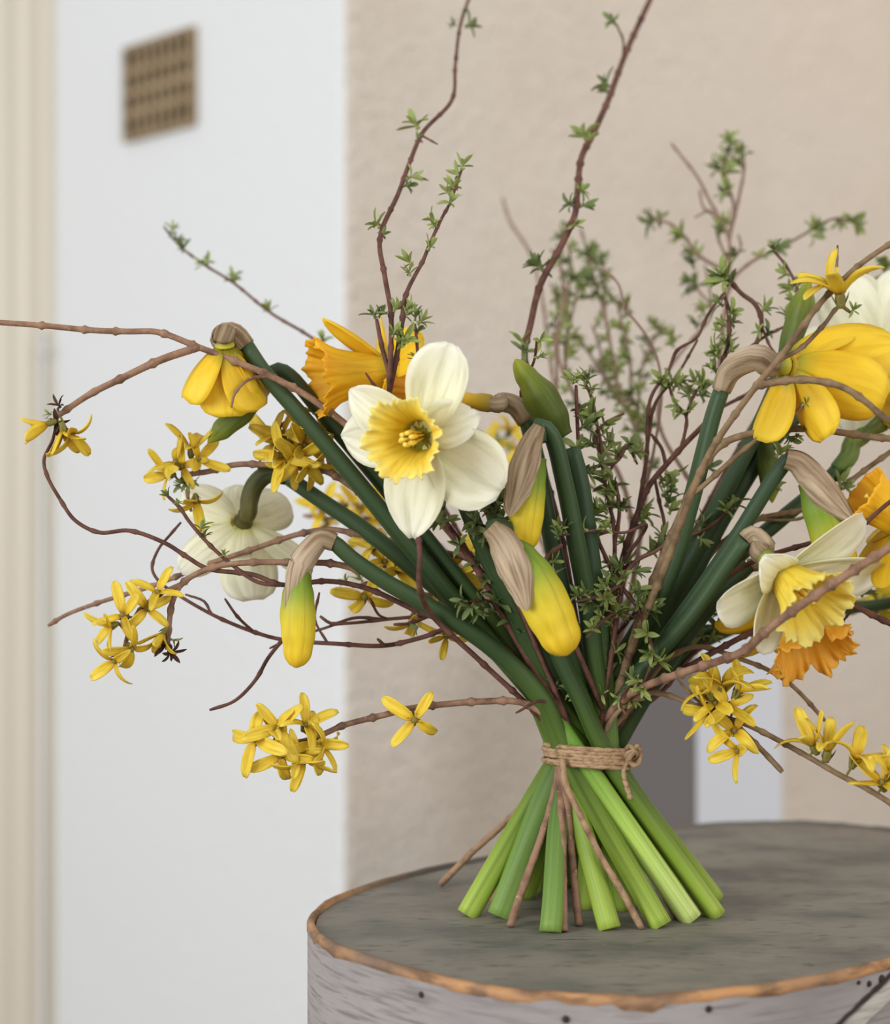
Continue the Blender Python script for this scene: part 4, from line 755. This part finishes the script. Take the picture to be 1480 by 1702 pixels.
leafy('leafy twig with deep green tufts behind the fat yellow bud at centre left',
    [(808, 825, .80), (826, 850), (830, 882), (838, 922), (855, 985), (888, 1065), (940, 1190)], (962, -.010), None, (.0007, .0016), M_twig,
    sides=[([(712, 832, .81), (755, 890), (800, 955), (842, 1030), (895, 1125), (935, 1195)], (.0017, .0022)), ([(792, 868, .80), (812, 878), (832, 890)], (.0006, .0008)), ([(736, 846, .80), (742, 868), (756, 890)], (.0005, .0007)), ([(780, 1000, .80), (815, 1000), (846, 1036)], (.0006, .0009)), ([(858, 1185, .80), (900, 1165), (930, 1190)], (.0006, .0009))],
    tufts=[(802, 822, 1.1), (795, 828), (818, 848, 1.3), (828, 842, 1.3), (838, 838, 1.1), (822, 862, 1.2), (832, 868, 1), (798, 872, 1.1), (808, 888, 1.1), (792, 884), (816, 900, 1.1), (805, 905), (738, 852, 1.2), (742, 868, 1), (735, 872), (815, 985, 1.2), (828, 1000, 1.3), (838, 1008, 1.2), (806, 1005, 1.1), (790, 1010, 1.1), (800, 1022), (846, 1018, 1.1), (772, 1000), (826, 1022), (880, 830), (700, 1040, .9), (930, 1150, 1.0)], auto=[(1, 6, .2, .7), (0, 4, .2, .6)], dark=True)
leafy('leafy brown twig low on the right between green stems and the grey pier',
    [(1255, 1040, .865), (1192, 1056), (1150, 1090), (1105, 1145), (1055, 1190)], (1010, .002), None, (.0008, .0014), M_twig,
    sides=[([(1200, 960, .86), (1208, 1000), (1205, 1040), (1190, 1057)], (.0008, .001))],
    tufts=[(1240, 1050, 1.1), (1232, 1042), (1162, 1052, 1.3), (1190, 1048, 1.3), (1196, 1025, 1.2), (1202, 1000), (1212, 985, .9), (1180, 1062, 1.1)])
leafy('blurred twig with tufts at the upper right edge behind the stout branch',
    [(1500, 436, .96), (1478, 452), (1440, 470), (1410, 482), (1385, 520), (1320, 600), (1230, 740), (1130, 930), (1040, 1130)], (1014, .012), None, (.0007, .0013), M_twig,
    tufts=[(1472, 448, 1.2), (1478, 462, 1.1), (1464, 440), (1432, 476, 1.1), (1424, 490, 1), (1436, 488)])
leafy('dark twig reaching to the right edge just above the brown sheathed bud',
    [(1508, 732, .86), (1440, 780), (1400, 810), (1340, 845), (1250, 868), (1150, 955), (1050, 1110)], (1004, .010), None, (.0012, .0016), M_bark_olive, node=.012, sides=[([(1398, 818), (1370, 838), (1330, 862), (1262, 866)], (.0006, .0008))],
    tufts=[(1392, 806, 1.2), (1400, 800, 1), (1405, 815, 1), (1120, 940, 1)])
leafy('dark red bare twig crossing to the right edge in front of the orange trumpet',
    [(1510, 812, .77), (1470, 842), (1440, 868), (1400, 892), (1340, 905, .82), (1250, 935), (1180, 980), (1090, 1090), (1030, 1185)], (1012, .002), None, (.0010, .0014), M_twig, sides=[([(1412, 866), (1424, 864), (1440, 868)], (.0005, .0006))])
leafy('dark knobbly twig entering below the lower right edge daffodil',
    [(1510, 1050, .82), (1450, 1022), (1420, 1006), (1392, 998), (1320, 1015), (1250, 1050), (1150, 1105), (1060, 1165)], (1008, .006), None, (.0015, .0014), M_twig, node=.008, sides=[([(1392, 1046, .85), (1412, 1020), (1432, 992)], (.0005, .0006))], tufts=[(1396, 1040, .9), (1392, 1056, .7), (1446, 960, 1.1), (1340, 1068, 1.1)])
# thin bare whips on the left
leafy('long thin dark whip curving from the tattered flowers at far left into the bunch',
    [(96, 690, .79), (88, 730), (73, 765), (79, 792), (100, 830), (125, 865), (165, 885), (215, 882), (275, 903), (310, 925), (345, 945), (420, 955), (470, 972), (545, 966), (610, 978), (700, 1018), (790, 1050), (850, 1085), (920, 1185)], (944, -.002), None, (.0007, .0015), M_twig, node=.02,
    sides=[([(276, 822, .80), (300, 845), (311, 862), (345, 902), (390, 942), (430, 968), (480, 973)], (.0008, .0010))], tufts=[(338, 880, 1), (345, 890, .8), (378, 922, .7), (284, 830, .7), (296, 838, .6)])
leafy('thin dark whip looping at left and trailing under the hanging bud',
    [(301, 868, .83), (282, 890), (264, 912), (253, 945), (265, 967), (290, 985), (360, 1025), (430, 1053), (470, 1063), (560, 1070), (640, 1073), (700, 1060), (760, 1042), (830, 1062), (920, 1190)], (950, -.004), None, (.0006, .0014), M_twig, node=.022,
    sides=[([(349, 1180, .80), (390, 1165), (425, 1130), (445, 1095), (472, 1063)], (.0008, .0010)), ([(374, 995, .82), (395, 1025), (420, 1048)], (.0006, .0008)), ([(308, 988, .83), (340, 1000), (352, 1020), (370, 1030)], (.0006, .0007)), ([(531, 985, .82), (524, 1030), (546, 1066)], (.0006, .0007)), ([(628, 1062, .82), (640, 1072), (655, 1072)], (.0008, .0009))])
leafy('thin bare whip lying level across the wall corner above the lowest whip',
    [(448, 1078, .835), (480, 1062), (540, 1044), (590, 1027), (640, 1029), (720, 1022), (790, 1017), (830, 1032), (900, 1105), (938, 1195)], (956, -.006), None, (.0005, .0013), M_twig, node=.022,
    sides=[([(532, 1024, .83), (550, 1036), (578, 1036), (660, 1030)], (.0008, .0008)), ([(615, 994, .82), (630, 1022), (646, 1028)], (.0006, .0007)), ([(655, 1038, .82), (682, 1036), (722, 1022)], (.0008, .0008))])
# bare twig ends under the tie
def cut_twig(label, path, r, m=M_bark_tan):
    c3 = fillz(path); root = thing('twig_end', c3[0], label, 'twig'); q = MB(); twig_tube(q, spline(c3, .0022), r[0], r[1], .02); part('stem', q, m, root); return root
cut_twig('cut brown twig end lying out to the left on the lid', [(733, 1470, .888), (770, 1432), (790, 1412), (835, 1372), (890, 1318, .858), (940, 1264, .842)], (.0018, .0016))
cut_twig('thin brown cut twig standing in front of the green stems, right of centre', [(1067, 1543, .7962), (1032, 1478, .797), (1000, 1425), (965, 1355), (940, 1300, .806), (935, 1262, .811)], (.0016, .0015))

# ------------------------------------------------------------------ twine
tx = P(977, 1262, TZ); tw = thing('twine', tx, 'jute twine wound round the stems and knotted at right', 'twine')
for k in range(6):
    q = MB(); pts = []; zz = (k-2.5)*.0017; ph = rnd.uniform(0, 6)
    for j in range(49):
        a = 2*math.pi*j/48; rx = .0203+.0004*math.sin(2*a+ph)+(.0005 if k in (1, 4) else 0); ry = .0200
        pts.append(tx+Vector((rx*math.cos(a), ry*math.sin(a), zz+.0005*math.sin(a+ph)+.0022*math.cos(a)*(-.5)+.0018*math.sin(a)*-1+.0018)))
    tube(q, pts, lambda u: .00115, 8, ridge=.16, nr=3, twist=160, caps=False, ref=(0, 0, 1)); part('wrap', q, M_twine, tw)
kn = tx+Vector((.0185, -.0095, .003)); q = MB()
pts = [kn+Vector(v)*.001 for v in ((-4, -2, -2), (-1, -4, 1.5), (2.5, -3, 2.5), (3.5, 0, -.5), (1, 1.5, -3), (-1.5, -2.5, -2.5), (0, -5, 0), (2, -3.5, 3), (.5, 0, 4.5), (-2, -1, 2))]
tube(q, spline(pts, .0006), lambda u: .0013, 8, ridge=.16, nr=3, twist=60); part('knot', q, M_twine, tw)
q = MB(); tube(q, spline([kn+Vector((0, -.003, -.001)), kn+Vector((-.003, -.005, -.006)), kn+Vector((-.002, -.006, -.012)), kn+Vector((.0005, -.005, -.0195))], .0008), lambda u: .0012+.0006*max(0, u-.75), 8, ridge=.2, nr=3, twist=60); part('tail', q, M_twine, tw)
q = MB(); tube(q, spline([kn+Vector((.001, -.002, .001)), kn+Vector((.004, -.002, .005)), kn+Vector((.0055, -.001, .000)), kn+Vector((.003, -.003, -.004)), kn+Vector((-.001, -.004, -.002))], .0008), lambda u: .0012, 8, ridge=.2, nr=3, twist=40); part('loop', q, M_twine, tw)
